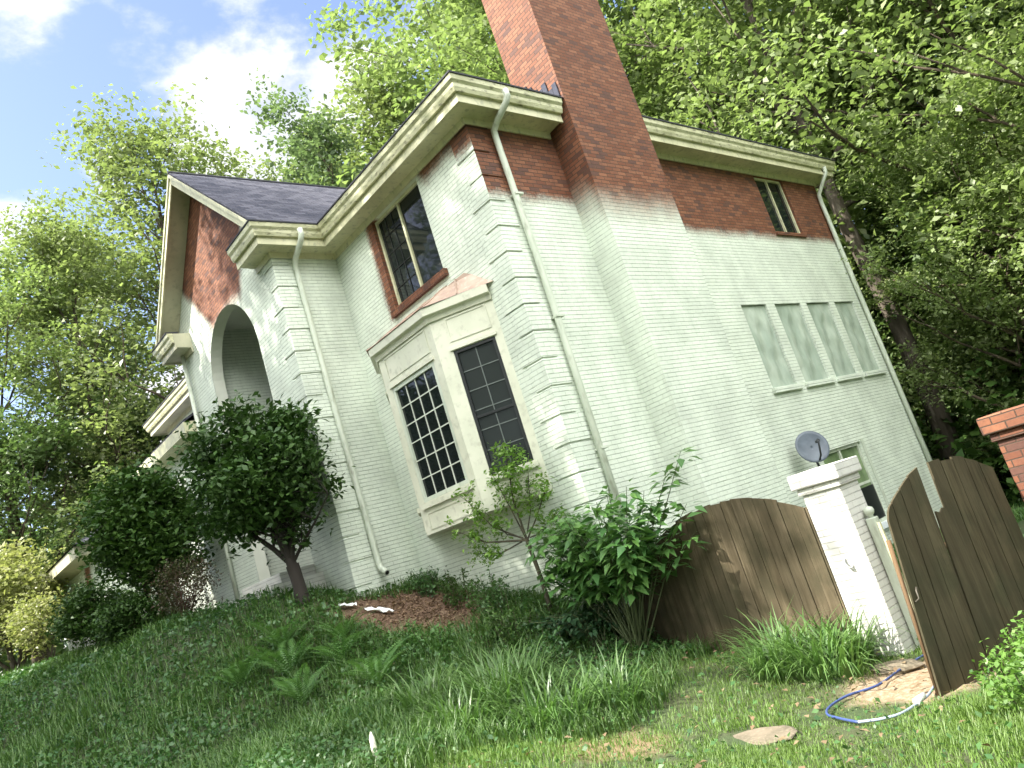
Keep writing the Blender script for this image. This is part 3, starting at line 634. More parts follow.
MB().box(5.88, 6.02, -.03, -.002, 1.2, 1.4).build('wall_bracket', M_dkmetal, sd)

# ------------------------------------------------------------------ FENCE, POSTS, GATE
def brick_post(name, label, x0, x1, y0, y1, m):
    t_ = thing(name, label, 'gate post', ((x0 + x1) / 2, (y0 + y1) / 2, -.4), 'brick gate posts')
    bevel(MB().box(x0, x1, y0, y1, -.9, 1.26).build('shaft', m, t_), .008)
    c = MB(); c.box(x0 - .03, x1 + .03, y0 - .03, y1 + .03, 1.262, 1.335); c.box(x0 - .065, x1 + .065, y0 - .065, y1 + .065, 1.337, 1.50); bevel(c.build('cap', m, t_), .01)
    return t_
pw = brick_post('brick_post', 'white painted brick gate post standing between the wooden fence panel and the gate', .08, .50, -3.36, -2.93, M_post)
brick_post('brick_post', 'unpainted red brick gate post behind the gate at the right edge', .10, .54, -5.33, -4.88, M_red)
hk = MB().tube([(.075, -3.12, .55), (.05, -3.12, .52), (.045, -3.14, .47), (.05, -3.17, .45), (.075, -3.18, .47)], .012, 6); hk.build('wall_hook', mat('hook_grey', (.4, .42, .42), .4), pw)
wp = thing('wooden_gate_post', 'slim pale painted wooden gate post with a ball knob fixed to the white brick post', 'post', (.35, -3.43, -.45))
bevel(MB().box(.30, .40, -3.47, -3.37, -.8, .86).build('shaft', M_pipe, wp), .008)
MB().box(.31, .34, -3.50, -3.472, -.7, .80).build('stop_strip', M_trim, wp)
kn = MB(); prof = [(0, .86), (.03, .865), (.025, .88), (.045, .90), (.055, .93), (.045, .96), (.02, .975), (0.001, .98)]
for r_, z in prof:
    for j in range(12): a = j * math.pi / 6; kn.v.append((.35 + r_ * math.cos(a), -3.42 + r_ * math.sin(a), z))
for k in range(len(prof) - 1):
    for j in range(12): q = k * 12; kn.f.append((q + j, q + (j+1) % 12, q + 12 + (j+1) % 12, q + 12 + j)); kn.sm.append(True)
kn.build('knob', M_pipe, wp)

fp = thing('fence_panel', 'weathered brown board fence panel with arched top between the house corner and the white post', 'fence', (.1, -1.5, -.2))
fb = MB(); rr = random.Random(3); y = -.06; 
def ftop(y): return 1.46 - .30 * ((y + 1.78) / 1.1) ** 2
while y > -2.92:
    w_ = min(.142, y + 2.925); a, b = y, y - w_ + .007
    dx = rr.uniform(-.006, .006); zb = h1(.1, y) - .08; n_ = 4; wz = rr.uniform(-.016, .012); i = len(fb.v)
    for x in (.085 + dx, .108 + dx):
        fb.v += [(x, a, zb), (x, b, zb)] + [(x, a + (b - a) * (1 - k / n_), ftop(a + (b - a) * (1 - k / n_)) + wz) for k in range(n_ + 1)]
    m = n_ + 3; fb.f.append(tuple(range(i, i + m))); fb.f.append(tuple(range(i + 2*m - 1, i + m - 1, -1))); fb.sm += [False] * 2
    for k in range(m): fb.f.append((i + k, i + (k+1) % m, i + m + (k+1) % m, i + m + k)); fb.sm.append(False)
    y -= w_
fb.build('boards', M_fence, fp)
rl = MB()
for z in (.25, 1.0): rl.box(.112, .15, -2.90, -.1, z, z + .09)
rl.build('rail', M_fence, fp)

gA = Vector((-1.36, -4.25)); gB = Vector((.06, -4.86)); gu = (gB - gA).normalized(); gn = Vector((gu.y, -gu.x))
gt = thing('wooden_gate', 'dark weathered arched board gate with one short broken board swung open beside the white post', 'gate', (.06, -4.86, -.4))
gm = MB(); tops = [(.16, .93), (.21, 1.04), (.33, 1.12), (.51, 1.22), (.66, 1.27), (.79, 1.275), (.9, 1.275), (1.11, 1.25), (1.27, 1.18), (1.43, 1.08), (1.5, 1.05)]
def gtopz(s): 
    xs_ = [p[0] for p in tops]; return float(np.interp(s, xs_, [p[1] for p in tops]))
edges = [.17, .27, .40, .53, .66, .79, .92, 1.05, 1.18, 1.31, 1.44]
for k, (a, b) in enumerate(zip(edges[:-1], edges[1:])):
    lean = lambda s: .17 * (1 - (s - .17) / 1.27)
    b -= .007; n_ = 3; i = len(gm.v); dd = rr.uniform(-.006, .006); short = (k == 4); wz = rr.uniform(-.014, .010)
    for t_ in (0 + dd, .022 + dd):
        zt0 = .88 if short else None
        top = [(a + (b - a) * (1 - q / n_), (zt0 + [.0, .02, -.015, .01][q]) if short else gtopz(a + (b - a) * (1 - q / n_)) + wz) for q in range(n_ + 1)]
        pts = [(a - lean(a), -.40), (b - lean(b), -.40)] + top
        gm.v += [(gA.x + gu.x * s - gn.x * t_, gA.y + gu.y * s - gn.y * t_, z) for s, z in pts]
    m = n_ + 3; gm.f.append(tuple(range(i, i + m))); gm.f.append(tuple(range(i + 2*m - 1, i + m - 1, -1))); gm.sm += [False] * 2
    for q in range(m): gm.f.append((i + q, i + (q+1) % m, i + m + (q+1) % m, i + m + q)); gm.sm.append(False)
gm.build('boards', M_gate, gt)
gf = MB()
def gp(s, t_, z): return (gA.x + gu.x * s - gn.x * t_, gA.y + gu.y * s - gn.y * t_, z)
gf.tube([gp(.02, .05, -.42), gp(.13, .05, .80)], .02, 4); gf.tube([gp(.17, .05, -.1), gp(1.43, .05, -.1)], .03, 4); gf.tube([gp(.2, .05, .6), gp(1.43, .05, .6)], .03, 4); gf.tube([gp(.2, .05, -.1), gp(1.43, .05, .6)], .028, 4)
gf.build('frame', M_rawwood, gt)
MB().tube([gp(.10, -.01, .30), gp(.13, -.03, .32), gp(.13, -.03, .38), gp(.16, -.01, .40)], .008, 6).build('latch', mat('latch_metal', (.10, .09, .07), .6, .6), gt)

# ------------------------------------------------------------------ small ground things
def gpt(x, y, dz=0): return (x, y, h1(x, y) + dz)
hose = [(.0, -3.62), (-.51, -3.59), (-1.04, -3.6), (-1.32, -3.46), (-1.60, -3.44), (-1.80, -3.52), (-1.90, -3.68), (-2.0, -3.88)]
hose2 = [(-2.0, -3.88), (-1.95, -4.05), (-1.85, -4.15), (-1.6, -4.18), (-1.41, -4.18), (-1.11, -4.12), (-.8, -4.02), (-.4, -4.1)]
def smooth_path(p, n=6):
    out = []
    for i in range(len(p) - 1):
        p0, p1, p2, p3 = p[max(i-1, 0)], p[i], p[i+1], p[min(i+2, len(p)-1)]
        for k in range(n):
            t_ = k / n; out.append(tuple(.5 * ((2*p1[c]) + (-p0[c]+p2[c])*t_ + (2*p0[c]-5*p1[c]+4*p2[c]-p3[c])*t_*t_ + (-p0[c]+3*p1[c]-3*p2[c]+p3[c])*t_**3) for c in range(len(p1))))
    out.append(p[-1]); return out
hs = thing('garden_hose', 'looped blue and pale garden hose lying on the bare soil by the gate', 'hose', gpt(-1.4, -3.7))
MB().tube([gpt(x, y, .035) for x, y in smooth_path(hose)], .011, 6).build('blue_hose', mat('hose_blue', (.05, .08, .22), .45), hs)
MB().tube([gpt(x, y, .035) for x, y in smooth_path(hose2)], .011, 6).build('pale_hose', mat('hose_pale', (.30, .36, .45), .4), hs)
MB().tube([gpt(-1.63, -4.18, .05), gpt(-1.50, -4.19, .06)], [.03, .02], 8).build('nozzle', mat('nozzle_white', (.8, .82, .8), .4), hs)
def rock(name, label, cat, x, y, sx, sy, sz, m, seed, sink=.4, rot=0, group=None):
    rr_ = np.random.RandomState(seed); mb = MB(); n, k = 12, 6; z0 = h1(x, y)
    for a in range(k + 1):
        th_ = math.pi * a / k
        for b in range(n):
            ph_ = 2 * math.pi * b / n; r_ = 1 + rr_.normal(0, .08); cx_, sy_ = math.cos(rot), math.sin(rot)
            px, py = sx * math.sin(th_) ** .6 * math.cos(ph_) * r_, sy * math.sin(th_) ** .6 * math.sin(ph_) * r_
            mb.v.append((x + px * cx_ - py * sy_, y + px * sy_ + py * cx_, z0 + sz * (math.cos(th_) * (.9 if abs(math.cos(th_)) < .99 else .92) + 1 - 2 * sink)))
    for a in range(k):
        for b in range(n): mb.f.append((a*n + b, a*n + (b+1) % n, (a+1)*n + (b+1) % n, (a+1)*n + b)); mb.sm.append(False)
    o = mb.build(name, m); tag(o, label, cat, group); return o
M_stone = noisy('stone', (.19, .155, .11), (.13, .11, .075), 6, .9, c3=(.25, .21, .15), s3=30, bmp=.4)
rock('flat_stone', 'flat tan stepping stone set in the lawn in front of the strap leaf plants', 'stone', -2.32, -3.2, .24, .32, .03, M_stone, 3, .45, .4)
rock('flat_stone', 'flat pale stone at the foot of the white gate post', 'stone', -.45, -3.5, .16, .24, .05, M_stone, 4, .25, .1)
# crumpled white plastic scraps
def scrap(label, x, y, ln_, wd, rot, seed):
    rr_ = np.random.RandomState(seed); mb = MB(); n, k = 9, 4
    for i in range(n + 1):
        for j in range(k + 1):
            u_, v_ = (i / n - .5) * ln_, (j / k - .5) * wd * (1 - .5 * abs(i / n - .5)); c_, s_ = math.cos(rot), math.sin(rot)
            X_, Y_ = x + u_ * c_ - v_ * s_, y + u_ * s_ + v_ * c_; mb.v.append((X_, Y_, h1(X_, Y_) + .05 + rr_.uniform(0, .05)))
    for i in range(n):
        for j in range(k): q = i * (k + 1) + j; mb.f.append((q, q + 1, q + k + 2, q + k + 1)); mb.sm.append(False)
    o = mb.build('plastic_scrap', mat('scrap_white', (.8, .82, .8), .5), None, False); so = o.modifiers.new('s', 'SOLIDIFY'); so.thickness = .004; tag(o, label, 'litter', 'white scraps on the soil')
scrap('longer white plastic scrap on the red soil by the downspout outlet', -1.52, 3.42, .42, .10, -.9, 1)
scrap('shorter white plastic scrap left of the longer one on the soil', -1.78, 3.85, .26, .10, -.6, 2)
sk = MB().tube([gpt(-4.33, -.86, -.1), gpt(-4.31, -.84, .24), gpt(-4.30, -.83, .29)], [.035, .026, .006], 6); tag(sk.build('marker_stake', mat('stake_cream', (.75, .72, .6), .6)), 'cream pointed marker stake in the tall grass at the bottom edge', 'stake')
tag(bevel(MB().box(-5.9, -4.9, 25.2, 25.9, 2.2, 3.9).build('stone_pillar', M_conc), .03), 'pale concrete pillar beyond the golden shrub at the far left', 'pillar')

# ------------------------------------------------------------------ VEGETATION
def leaves(rs, C, size, aspect=.55, up=.5, jitter=.5, bend=.12, outward=None):
    """rhombic leaves at points C"""
    n = len(C); nrm = rs.normal(size=(n, 3)); nrm[:, 2] = np.abs(nrm[:, 2]) * (1 + up) + up
    if outward is not None: nrm += outward
    nrm /= np.linalg.norm(nrm, axis=1)[:, None]
    a = rs.normal(size=(n, 3)); a -= nrm * (a * nrm).sum(1)[:, None]; a /= np.linalg.norm(a, axis=1)[:, None]; b = np.cross(nrm, a)
    L_ = (size * (1 + rs.uniform(-jitter, jitter, n)))[:, None]; w_ = L_ * aspect
    mid = C + nrm * L_ * bend
    V = np.empty((n, 4, 3)); V[:, 0] = C - a * L_ / 2; V[:, 1] = mid + b * w_ / 2 - a * L_ * .08; V[:, 2] = C + a * L_ / 2; V[:, 3] = mid - b * w_ / 2 - a * L_ * .08
    return V.reshape(-1, 3), np.arange(n * 4).reshape(n, 4)
def branchy(seed, h, r0, spread, base, nlimb, shape='round', lean=0, subs=3, rise=.55):
    rr_ = random.Random(seed); mb = MB(); tips = []
    pts = []; x = y = 0
    for k in range(9):
        f_ = k / 8; x += rr_.uniform(-.03, .03) * h * .35 * (f_ > 0) + lean * h / 8; y += rr_.uniform(-.03, .03) * h * .35 * (f_ > 0); pts.append((x, y, h * .93 * f_ - .3))
    mb.tube(pts, [r0 * (1.25 if k == 0 else 1 - .88 * k / 8) for k in range(9)], 9)
    for i in range(nlimb):
        f_ = base + (.97 - base) * (i + rr_.random() * .6) / nlimb; k = f_ * 8; k0 = min(int(k), 7); fr_ = k - k0
        p0 = Vector(pts[k0]).lerp(Vector(pts[k0 + 1]), fr_); az = i * 2.4 + rr_.uniform(-.4, .4); g_ = (f_ - base) / (1 - base)
        if shape == 'round': L_ = spread * (.55 + .75 * math.sin(math.pi * min(1, g_ * .85 + .15)))
        elif shape == 'cone': L_ = spread * (1.15 - .9 * g_)
        else: L_ = spread * (.75 + .35 * math.sin(math.pi * g_))
        L_ *= rr_.uniform(.75, 1.2); d_ = Vector((math.cos(az), math.sin(az), rise * rr_.uniform(.5, 1.4) + g_ * .5)).normalized(); P = [p0]; dd = d_.copy()
        for q in range(5):
            dd = (dd + Vector((rr_.uniform(-.22, .22), rr_.uniform(-.22, .22), rr_.uniform(-.10, .16)))).normalized(); P.append(P[-1] + dd * L_ / 5)
        rb = r0 * (1 - .85 * f_) * .5
        mb.tube([tuple(p_) for p_ in P], [max(.012, rb * (1 - .8 * q / 5)) for q in range(6)], 6, False)
        for q in range(2, 6): tips.append((P[q], .6 + .1 * q))
        for s in range(subs):
            q = rr_.randint(1, 4); dv_ = (dd + Vector((rr_.uniform(-1, 1), rr_.uniform(-1, 1), rr_.uniform(-.3, .7)))).normalized(); S = [P[q]]
            for _ in range(3): dv_ = (dv_ + Vector((rr_.uniform(-.25, .25), rr_.uniform(-.25, .25), rr_.uniform(-.1, .2)))).normalized(); S.append(S[-1] + dv_ * L_ * .16)
            mb.tube([tuple(p_) for p_ in S], [max(.008, rb * .4 * (1 - .25 * w_)) for w_ in range(4)], 5, False)
            tips += [(S[2], .8), (S[3], 1.0)]
    tips.append((Vector(pts[-1]), 1))
    return mb, tips
def crown_leaves(seed, tips, nleaf, size, cr, asp=.6, flat=.6, up=.5):
    rs = np.random.RandomState(seed); T = np.array([tuple(t_[0]) for t_ in tips]); n = len(T)
    # sub-clumps round every tip give light and dark bunches with gaps
    sub = 3; cc_ = np.repeat(T, sub, 0) + rs.normal(size=(n * sub, 3)) * cr * np.array([.8, .8, .55]); wts = rs.uniform(.3, 1.6, len(cc_)); wts /= wts.sum()
    idx = rs.choice(len(cc_), nleaf, p=wts); C = cc_[idx] + rs.normal(size=(nleaf, 3)) * cr * .48 * np.array([1, 1, flat])
    return leaves(rs, C, size, asp, up)
def make_tree(name, label, cat, loc, seed, h, r0, spread, base, nlimb, nleaf, size, cr, lm, bm=None, shape='round', group=None, lean=0, rise=.55, subs=3, rz=0, asp=.6):
    loc = (loc[0], loc[1], h1(loc[0], loc[1])) if len(loc) == 2 else loc
    t_ = thing(name, label, cat, loc, group, rz)
    mb, tips = branchy(seed, h, r0, spread, base, nlimb, shape, lean, subs, rise)
    off = world_loc(t_); mb.v = [(x + off.x, y + off.y, z + off.z) for x, y, z in mb.v]
    mb.build('trunk', bm or M_bark, t_, False)
    V, F = crown_leaves(seed + 1, tips, nleaf, size, cr, asp)
    link('crown', np_mesh('crown', V, F, lm), t_)
    return t_
GR = 'trees around the house'
T1 = make_tree('maple_tree', 'tall bright maple with broad sunlit leaf masses behind the right house corner', 'tree', (17.5, -3.0), 11, 19, .34, 6.2, .12, 30, 46000, .215, .8, L_maple, group=GR)
T2 = make_tree('dark_tree', 'tall tree with a bare blotchy leaning trunk close behind the right house corner', 'tree', (14.8, 1.1), 12, 25, .30, 4.8, .40, 26, 30000, .20, .75, L_maple, M_barkpale, group=GR, lean=.0)
T3 = make_tree('poplar_tree', 'narrow upright tree rising alone behind the dark entrance roof', 'tree', (8.5, 16.5), 13, 20.5, .24, 2.1, .2, 26, 15000, .21, .6, L_pop, shape='col', group=GR, rise=1.3)
T4 = make_tree('airy_tree', 'tall airy yellow green tree just left of the entrance gable', 'tree', (4.2, 22.5), 14, 22.5, .26, 4.2, .25, 26, 17000, .22, .8, L_yel, group=GR, rise=.9)
T5 = make_tree('woodland_tree', 'dark green woodland tree deep in the wood right of the house', 'tree', (24, -5.5), 15, 15, .3, 5.0, .08, 24, 17000, .3, .9, L_dark, group=GR)
def place(src, x, y, rz, sc, label, z=None):
    c = copy_tree(src); c.location = (x, y, h1(x, y) if z is None else z); c.rotation_euler.z = rz; c.scale = (sc, sc, sc); c['label'] = label; return c
place(T1, 14.0, -7.6, 1.3, .82, 'bright maple at the right picture edge, nearest of the wood')
place(T1, 22.5, 1.5, 2.6, 1.15, 'large maple behind the leaning bare trunk')
place(T1, 18.5, 7.0, 4.0, 1.08, 'bright tree crown right of the chimney top')
place(T5, 27, 4, 1.1, 1.35, 'dark tall tree behind the large maple')
place(T5, 20.5, -9.5, 2.1, 1.1, 'dark tree in the lower right woodland behind the red gate post')
place(T5, 17.5, -.6, 3.3, .62, 'short dark understorey tree behind the right downspout')
place(T5, 30, -2.5, 5.1, 1.3, 'dark tree farthest back in the right woodland')
place(T2, 13.5, 9.5, 1.9, 1.0, 'tall thin crowned tree behind the chimney')
place(T4, 14.5, 18.5, 1.2, 1.12, 'airy tall tree left of the big tree over the front eave')
place(T1, 17.0, 14.2, 5.5, 1.30, 'tall leafy tree above the front eave corner, left of the chimney')
place(T4, 10.0, 21.5, 2.2, .92, 'airy tree behind the ridge of the entrance roof')
place(T4, 7.2, 23.0, 3.6, .92, 'yellow green tree second from the entrance gable')
place(T4, .8, 24.5, .9, .80, 'airy tree in the middle of the left tree group')
place(T1, -2.2, 27.0, .4, .78, 'broad tree at the left picture edge')
place(T4, 2.5, 31, 4.4, .98, 'taller pale tree behind the left tree group')
place(T5, 2.0, 26.0, 2.9, .62, 'dark low tree between the trunks left of the entrance')
place(T5, -2.5, 24.5, 3.9, .56, 'dark low tree above the golden shrub')
place(T5, 6.5, 28, .9, .72, 'dark low tree seen under the wing eave')
place(T1, 14.3, -2.0, 2.0, .46, 'small bright maple close behind the right downspout')
place(T1, 15.8, -4.9, 3.7, .55, 'small maple above the broken gate top')
place(T1, 13.6, -7.4, 4.9, .42, 'low maple over the red brick gate post')
# trees in front of the house, off to the left and behind the viewer, that shade it
G2 = 'trees in front of the house'
F4 = place(T1, -15.5, 12.5, 5.0, .92, 'maple beside the tall thin tree in the front yard'); F4['group'] = G2
F5 = place(T2, -13.8, 14.0, 2.2, .84, 'second tall thin tree in the front yard, farther from the house corner'); F5['group'] = G2
F1 = place(T2, -13.2, 9.2, .7, .98, 'very tall thin tree in the front yard left of the picture'); F1['group'] = G2
F2 = place(T1, -19.0, 11.5, 1.9, .88, 'maple across the front yard'); F2['group'] = G2
F3 = place(T5, -20.5, 14.5, 2.9, .95, 'dark tree at the far side of the front yard'); F3['group'] = G2
for i, (x, y, s_, r_) in enumerate(((-24, -4, 1.0, .3), (-16, -20, 1.0, 1.4), (-2, -22, 1.1, 2.2), (12, -20, 1.0, 3.1), (-27, 4, 1.1, 4.4), (-24, -14, 1.1, 5.4))):
    q = place(T1 if i % 2 else T5, x, y, r_, s_, ['dark tree straight behind the viewer', 'maple behind the viewer on the right', 'dark tree far right behind the viewer', 'maple beyond the right side yard', 'dark tree across the road in front', 'maple across the road in front'][i]); q['group'] = G2

# far woodland mass on rising ground
def woods_mass():
    rs = np.random.RandomState(77); C = []
    for az0, az1, d0, d1, hh, n in ((-30, 42, 34, 52, 12, 30000), (42, 100, 42, 60, 8.5, 15000)):
        az = np.radians(rs.uniform(az0, az1, n)); dd = rs.uniform(d0, d1, n); x = CAM.x + np.cos(az) * dd; y = CAM.y + np.sin(az) * dd
        k = np.sin(az * 37) * .16 + np.sin(az * 91 + 1) * .12 + .82
        C.append(np.stack([x, y, H(x, y) + rs.uniform(0, 1, n) ** .8 * hh * k], 1))
    return leaves(rs, np.concatenate(C), .75, .7, .3)
V, F = woods_mass(); tag(link('far_woods', np_mesh('far_woods', V, F, L_dark)), 'dark green wood closing the view behind the house', 'woodland', kind='stuff')
# leafy undergrowth at the right behind the gate
def under():
    rs = np.random.RandomState(78); n = 16000; x = rs.uniform(11.8, 24, n); y = rs.uniform(-13, 3, n); k = .5 + .5 * np.sin(x * 1.7 + 1) * np.sin(y * 1.3)
    z = H(x, y) + rs.uniform(0, 1, n) ** 1.2 * (.7 + 3.2 * k); return leaves(rs, np.stack([x, y, z], 1), .26, .65, .4)
V, F = under(); tag(link('undergrowth', np_mesh('undergrowth', V, F, L_hedge)), 'leafy undergrowth at the foot of the right woodland', 'undergrowth', kind='stuff')

# shrubs
def shrub(name, label, loc, seed, stems, crown_c, crown_r, nleaf, size, lm, bm=None, asp=.5, hollow=.45, cat='shrub', lobes=9, trunk_r=.05, twigs=10, group=None, nclump=120, cs=.2):
    """shrub with bent stems and a clumpy ellipsoidal crown; coordinates absolute"""
    t_ = thing(name, label, cat, loc, group); rs = np.random.RandomState(seed); rr_ = random.Random(seed); c = np.array(crown_c); r = np.array(crown_r)
    d = rs.normal(size=(nclump, 3)); d /= np.linalg.norm(d, axis=1)[:, None]; rad = rs.uniform(hollow, 1.0, nclump) ** .6
    lob = rs.normal(size=(lobes, 3)); lob /= np.linalg.norm(lob, axis=1)[:, None]; bumps = 1 + .16 * np.maximum(0, (d @ lob.T)).max(1) - .12
    CC = c + d * r * (rad * bumps)[:, None]
    mb = MB(); base = Vector(loc)
    for s in range(stems):
        a = rr_.uniform(0, 6.28); j = rr_.randrange(nclump); tgt = Vector(CC[j]); b0 = base + Vector((math.cos(a), math.sin(a), 0)) * trunk_r * (1.2 if stems > 1 else 0); P = []
        for k in range(6):
            f_ = k / 5; p_ = b0.lerp(tgt, f_); P.append((p_.x + rr_.uniform(-.04, .04), p_.y + rr_.uniform(-.04, .04), p_.z + .12 * math.sin(f_ * 3.1)))
        mb.tube([(b0.x, b0.y, b0.z - .15)] + P, [trunk_r * 1.1] + [trunk_r * (1 - .8 * k / 5) for k in range(6)], 7, False)
        for q in range(twigs):
            k = rr_.randint(2, 4); tg = Vector(CC[rr_.randrange(nclump)]); s0 = Vector(P[k]); m_ = s0.lerp(tg, .5) + Vector((rr_.uniform(-.08, .08), rr_.uniform(-.08, .08), rr_.uniform(0, .1)))
            mb.tube([tuple(s0), tuple(m_), tuple(tg)], [trunk_r * .35, trunk_r * .22, trunk_r * .08], 5, False)
    mb.build('stems', bm or M_bark, t_, False)
    idx = rs.randint(0, nclump, nleaf); C = CC[idx] + rs.normal(size=(nleaf, 3)) * cs * np.array([1, 1, .75])
    V, F = leaves(rs, C, size, asp, .4); V = V - np.array(loc); link('foliage', np_mesh('foliage', V, F, lm), t_)
    return t_
# small multi-stem tree in front of the arch
tr_loc = (-2.2, 4.42, h1(-2.2, 4.42))
t_ = thing('small_tree', 'small dark evergreen tree with forked trunk in front of the entrance arch', 'tree', tr_loc)
rs = np.random.RandomState(21); rr_ = random.Random(21); mb = MB()
cc = np.array((-2.35, 4.62, 4.0)); cr_ = np.array((1.10, 1.12, 1.12)); nC = 150
d = rs.normal(size=(nC, 3)); d /= np.linalg.norm(d, axis=1)[:, None]; CC = cc + d * cr_ * (rs.uniform(.25, 1, nC) ** .5)[:, None] * (1 + .13 * np.sin(d[:, :1] * 5 + 1) * np.sin(d[:, 2:] * 6))
b0 = Vector(tr_loc); fork = b0 + Vector((.0, .06, .62))
mb.tube([tuple(b0 - Vector((0, 0, .2))), tuple(b0 + Vector((.01, .02, .3))), tuple(fork)], [.135, .10, .105], 9, False)
lim = []
for (dx, dy, dz, r_) in ((-.10, .25, 1.0, .085), (.18, -.28, 1.15, .05), (-.35, .55, .75, .05), (.05, .1, 1.3, .07), (-.2, -.1, 1.2, .05), (.32, -.5, .55, .03)):
    P = [fork, fork + Vector((dx * .4, dy * .4, dz * .45)), fork + Vector((dx, dy, dz)), fork + Vector((dx * 1.5, dy * 1.6, dz * 1.6))]
    mb.tube([tuple(p_) for p_ in P], [r_, r_ * .85, r_ * .6, r_ * .3], 7, False); lim.append((P, r_))
for q in range(70):
    P, r_ = rr_.choice(lim); s0 = P[rr_.randint(1, 3)]; tg = Vector(CC[rr_.randrange(nC)]); m_ = s0.lerp(tg, .5) + Vector((0, 0, .06))
    mb.tube([tuple(s0), tuple(m_), tuple(tg)], [r_ * .3, r_ * .2, .006], 5, False)
mb.build('trunk', mat('bark_dark', (.028, .022, .018), .9), t_, False)
C = CC[rs.randint(0, nC, 17000)] + rs.normal(size=(17000, 3)) * .15 * np.array([1, 1, .8])
V, F = leaves(rs, C, .11, .5, .3); link('crown', np_mesh('crown', V - np.array(tr_loc), F, L_shrub), t_)

def gl(x, y): return (x, y, h1(x, y))
shrub('round_bush', 'large round dark green bush left of the small tree', gl(-2.7, 10.2), 31, 5, (-2.55, 10.1, 4.35), (.92, 1.05, 1.25), 17000, .13, L_hedge, cs=.23, nclump=170)
shrub('low_bush', 'low spreading dark bush in front of the garage', gl(-3.3, 12.6), 32, 4, (-3.3, 12.6, 3.15), (.70, .85, .50), 9000, .09, L_shrub, cs=.16, nclump=80)
shrub('low_bush', 'low drooping dark bush under the large round bush', gl(-3.2, 9.9), 33, 4, (-3.15, 9.9, 2.62), (.60, .9, .42), 8000, .08, L_shrub, cs=.14, nclump=80)
shrub('twiggy_bush', 'reddish twiggy bush between the round bush and the porch step', gl(-2.75, 8.2), 34, 12, (-2.65, 8.2, 2.85), (.5, .75, .6), 3800, .05, L_red, noisy('twig_red', (.11, .06, .045), (.07, .04, .03), 8, .9), cs=.12, trunk_r=.014, twigs=9, nclump=110)
shrub('golden_shrub', 'large golden yellow green shrub at the left picture edge', gl(-4.0, 19.0), 35, 6, (-4.0, 19.0, 4.6), (1.5, 2.2, 1.25), 12000, .15, L_gold, M_barkpale, cs=.3, nclump=130, trunk_r=.06)
shrub('golden_shrub', 'pale golden low shrub nearest the garage corner', gl(-3.7, 15.9), 36, 8, (-3.8, 15.9, 3.5), (.6, .9, .6), 3200, .10, L_gold, M_barkpale, cs=.2, nclump=70, trunk_r=.025)
# sapling in front of the bay
sp_ = gl(-.42, .92); t_ = thing('sapling', 'thin sapling with sparse yellow green leaves in front of the bay window', 'sapling', sp_)
mb = MB(); rr_ = random.Random(8); fork = Vector((-.5, .87, 1.72)); b0 = Vector(sp_)
mb.tube([tuple(b0 - Vector((0, 0, .1))), tuple(b0.lerp(fork, .5) + Vector((.02, 0, 0))), tuple(fork)], [.035, .03, .03], 7, False); CCs = []
for tx, ty, tz, r_ in ((-.52, .72, 3.0, .02), (-1.1, 1.6, 2.15, .018), (-.95, 1.35, 2.5, .015), (-.3, .35, 2.35, .015), (-.65, 1.0, 2.75, .015), (-.2, .5, 1.95, .012), (-.9, 1.5, 1.75, .012), (-.75, 1.2, 2.2, .012), (-.35, .6, 2.6, .012)):
    tg = Vector((tx, ty, tz)); m_ = fork.lerp(tg, .5) + Vector((rr_.uniform(-.06, .06), rr_.uniform(-.06, .06), -.08)); mb.tube([tuple(fork if r_ > .013 else fork.lerp(tg, .1)), tuple(m_), tuple(tg)], [r_, r_ * .7, .004], 5, False)
    for k in range(14): f_ = rr_.uniform(.45, 1.05); p_ = m_.lerp(tg, (f_ - .4) / .6); q_ = p_ + Vector((rr_.gauss(0, .09), rr_.gauss(0, .09), rr_.gauss(0, .07))); CCs.append(tuple(q_)); mb.tube([tuple(p_), tuple(q_)], [.004, .002], 4, False)
for k in range(26): CCs.append((-.5 + rr_.gauss(0, .13), .74 + rr_.gauss(0, .15), 2.86 + rr_.gauss(0, .16)))
mb.build('stem', noisy('bark_green', (.09, .08, .05), (.05, .045, .03), 9, .9), t_, False)
CCs = np.array(CCs); rs = np.random.RandomState(9); C = CCs[rs.randint(0, len(CCs), 2600)] + rs.normal(size=(2600, 3)) * .045
V, F = leaves(rs, C, .062, .5, .5); link('foliage', np_mesh('foliage', V - np.array(sp_), F, L_bright), t_)

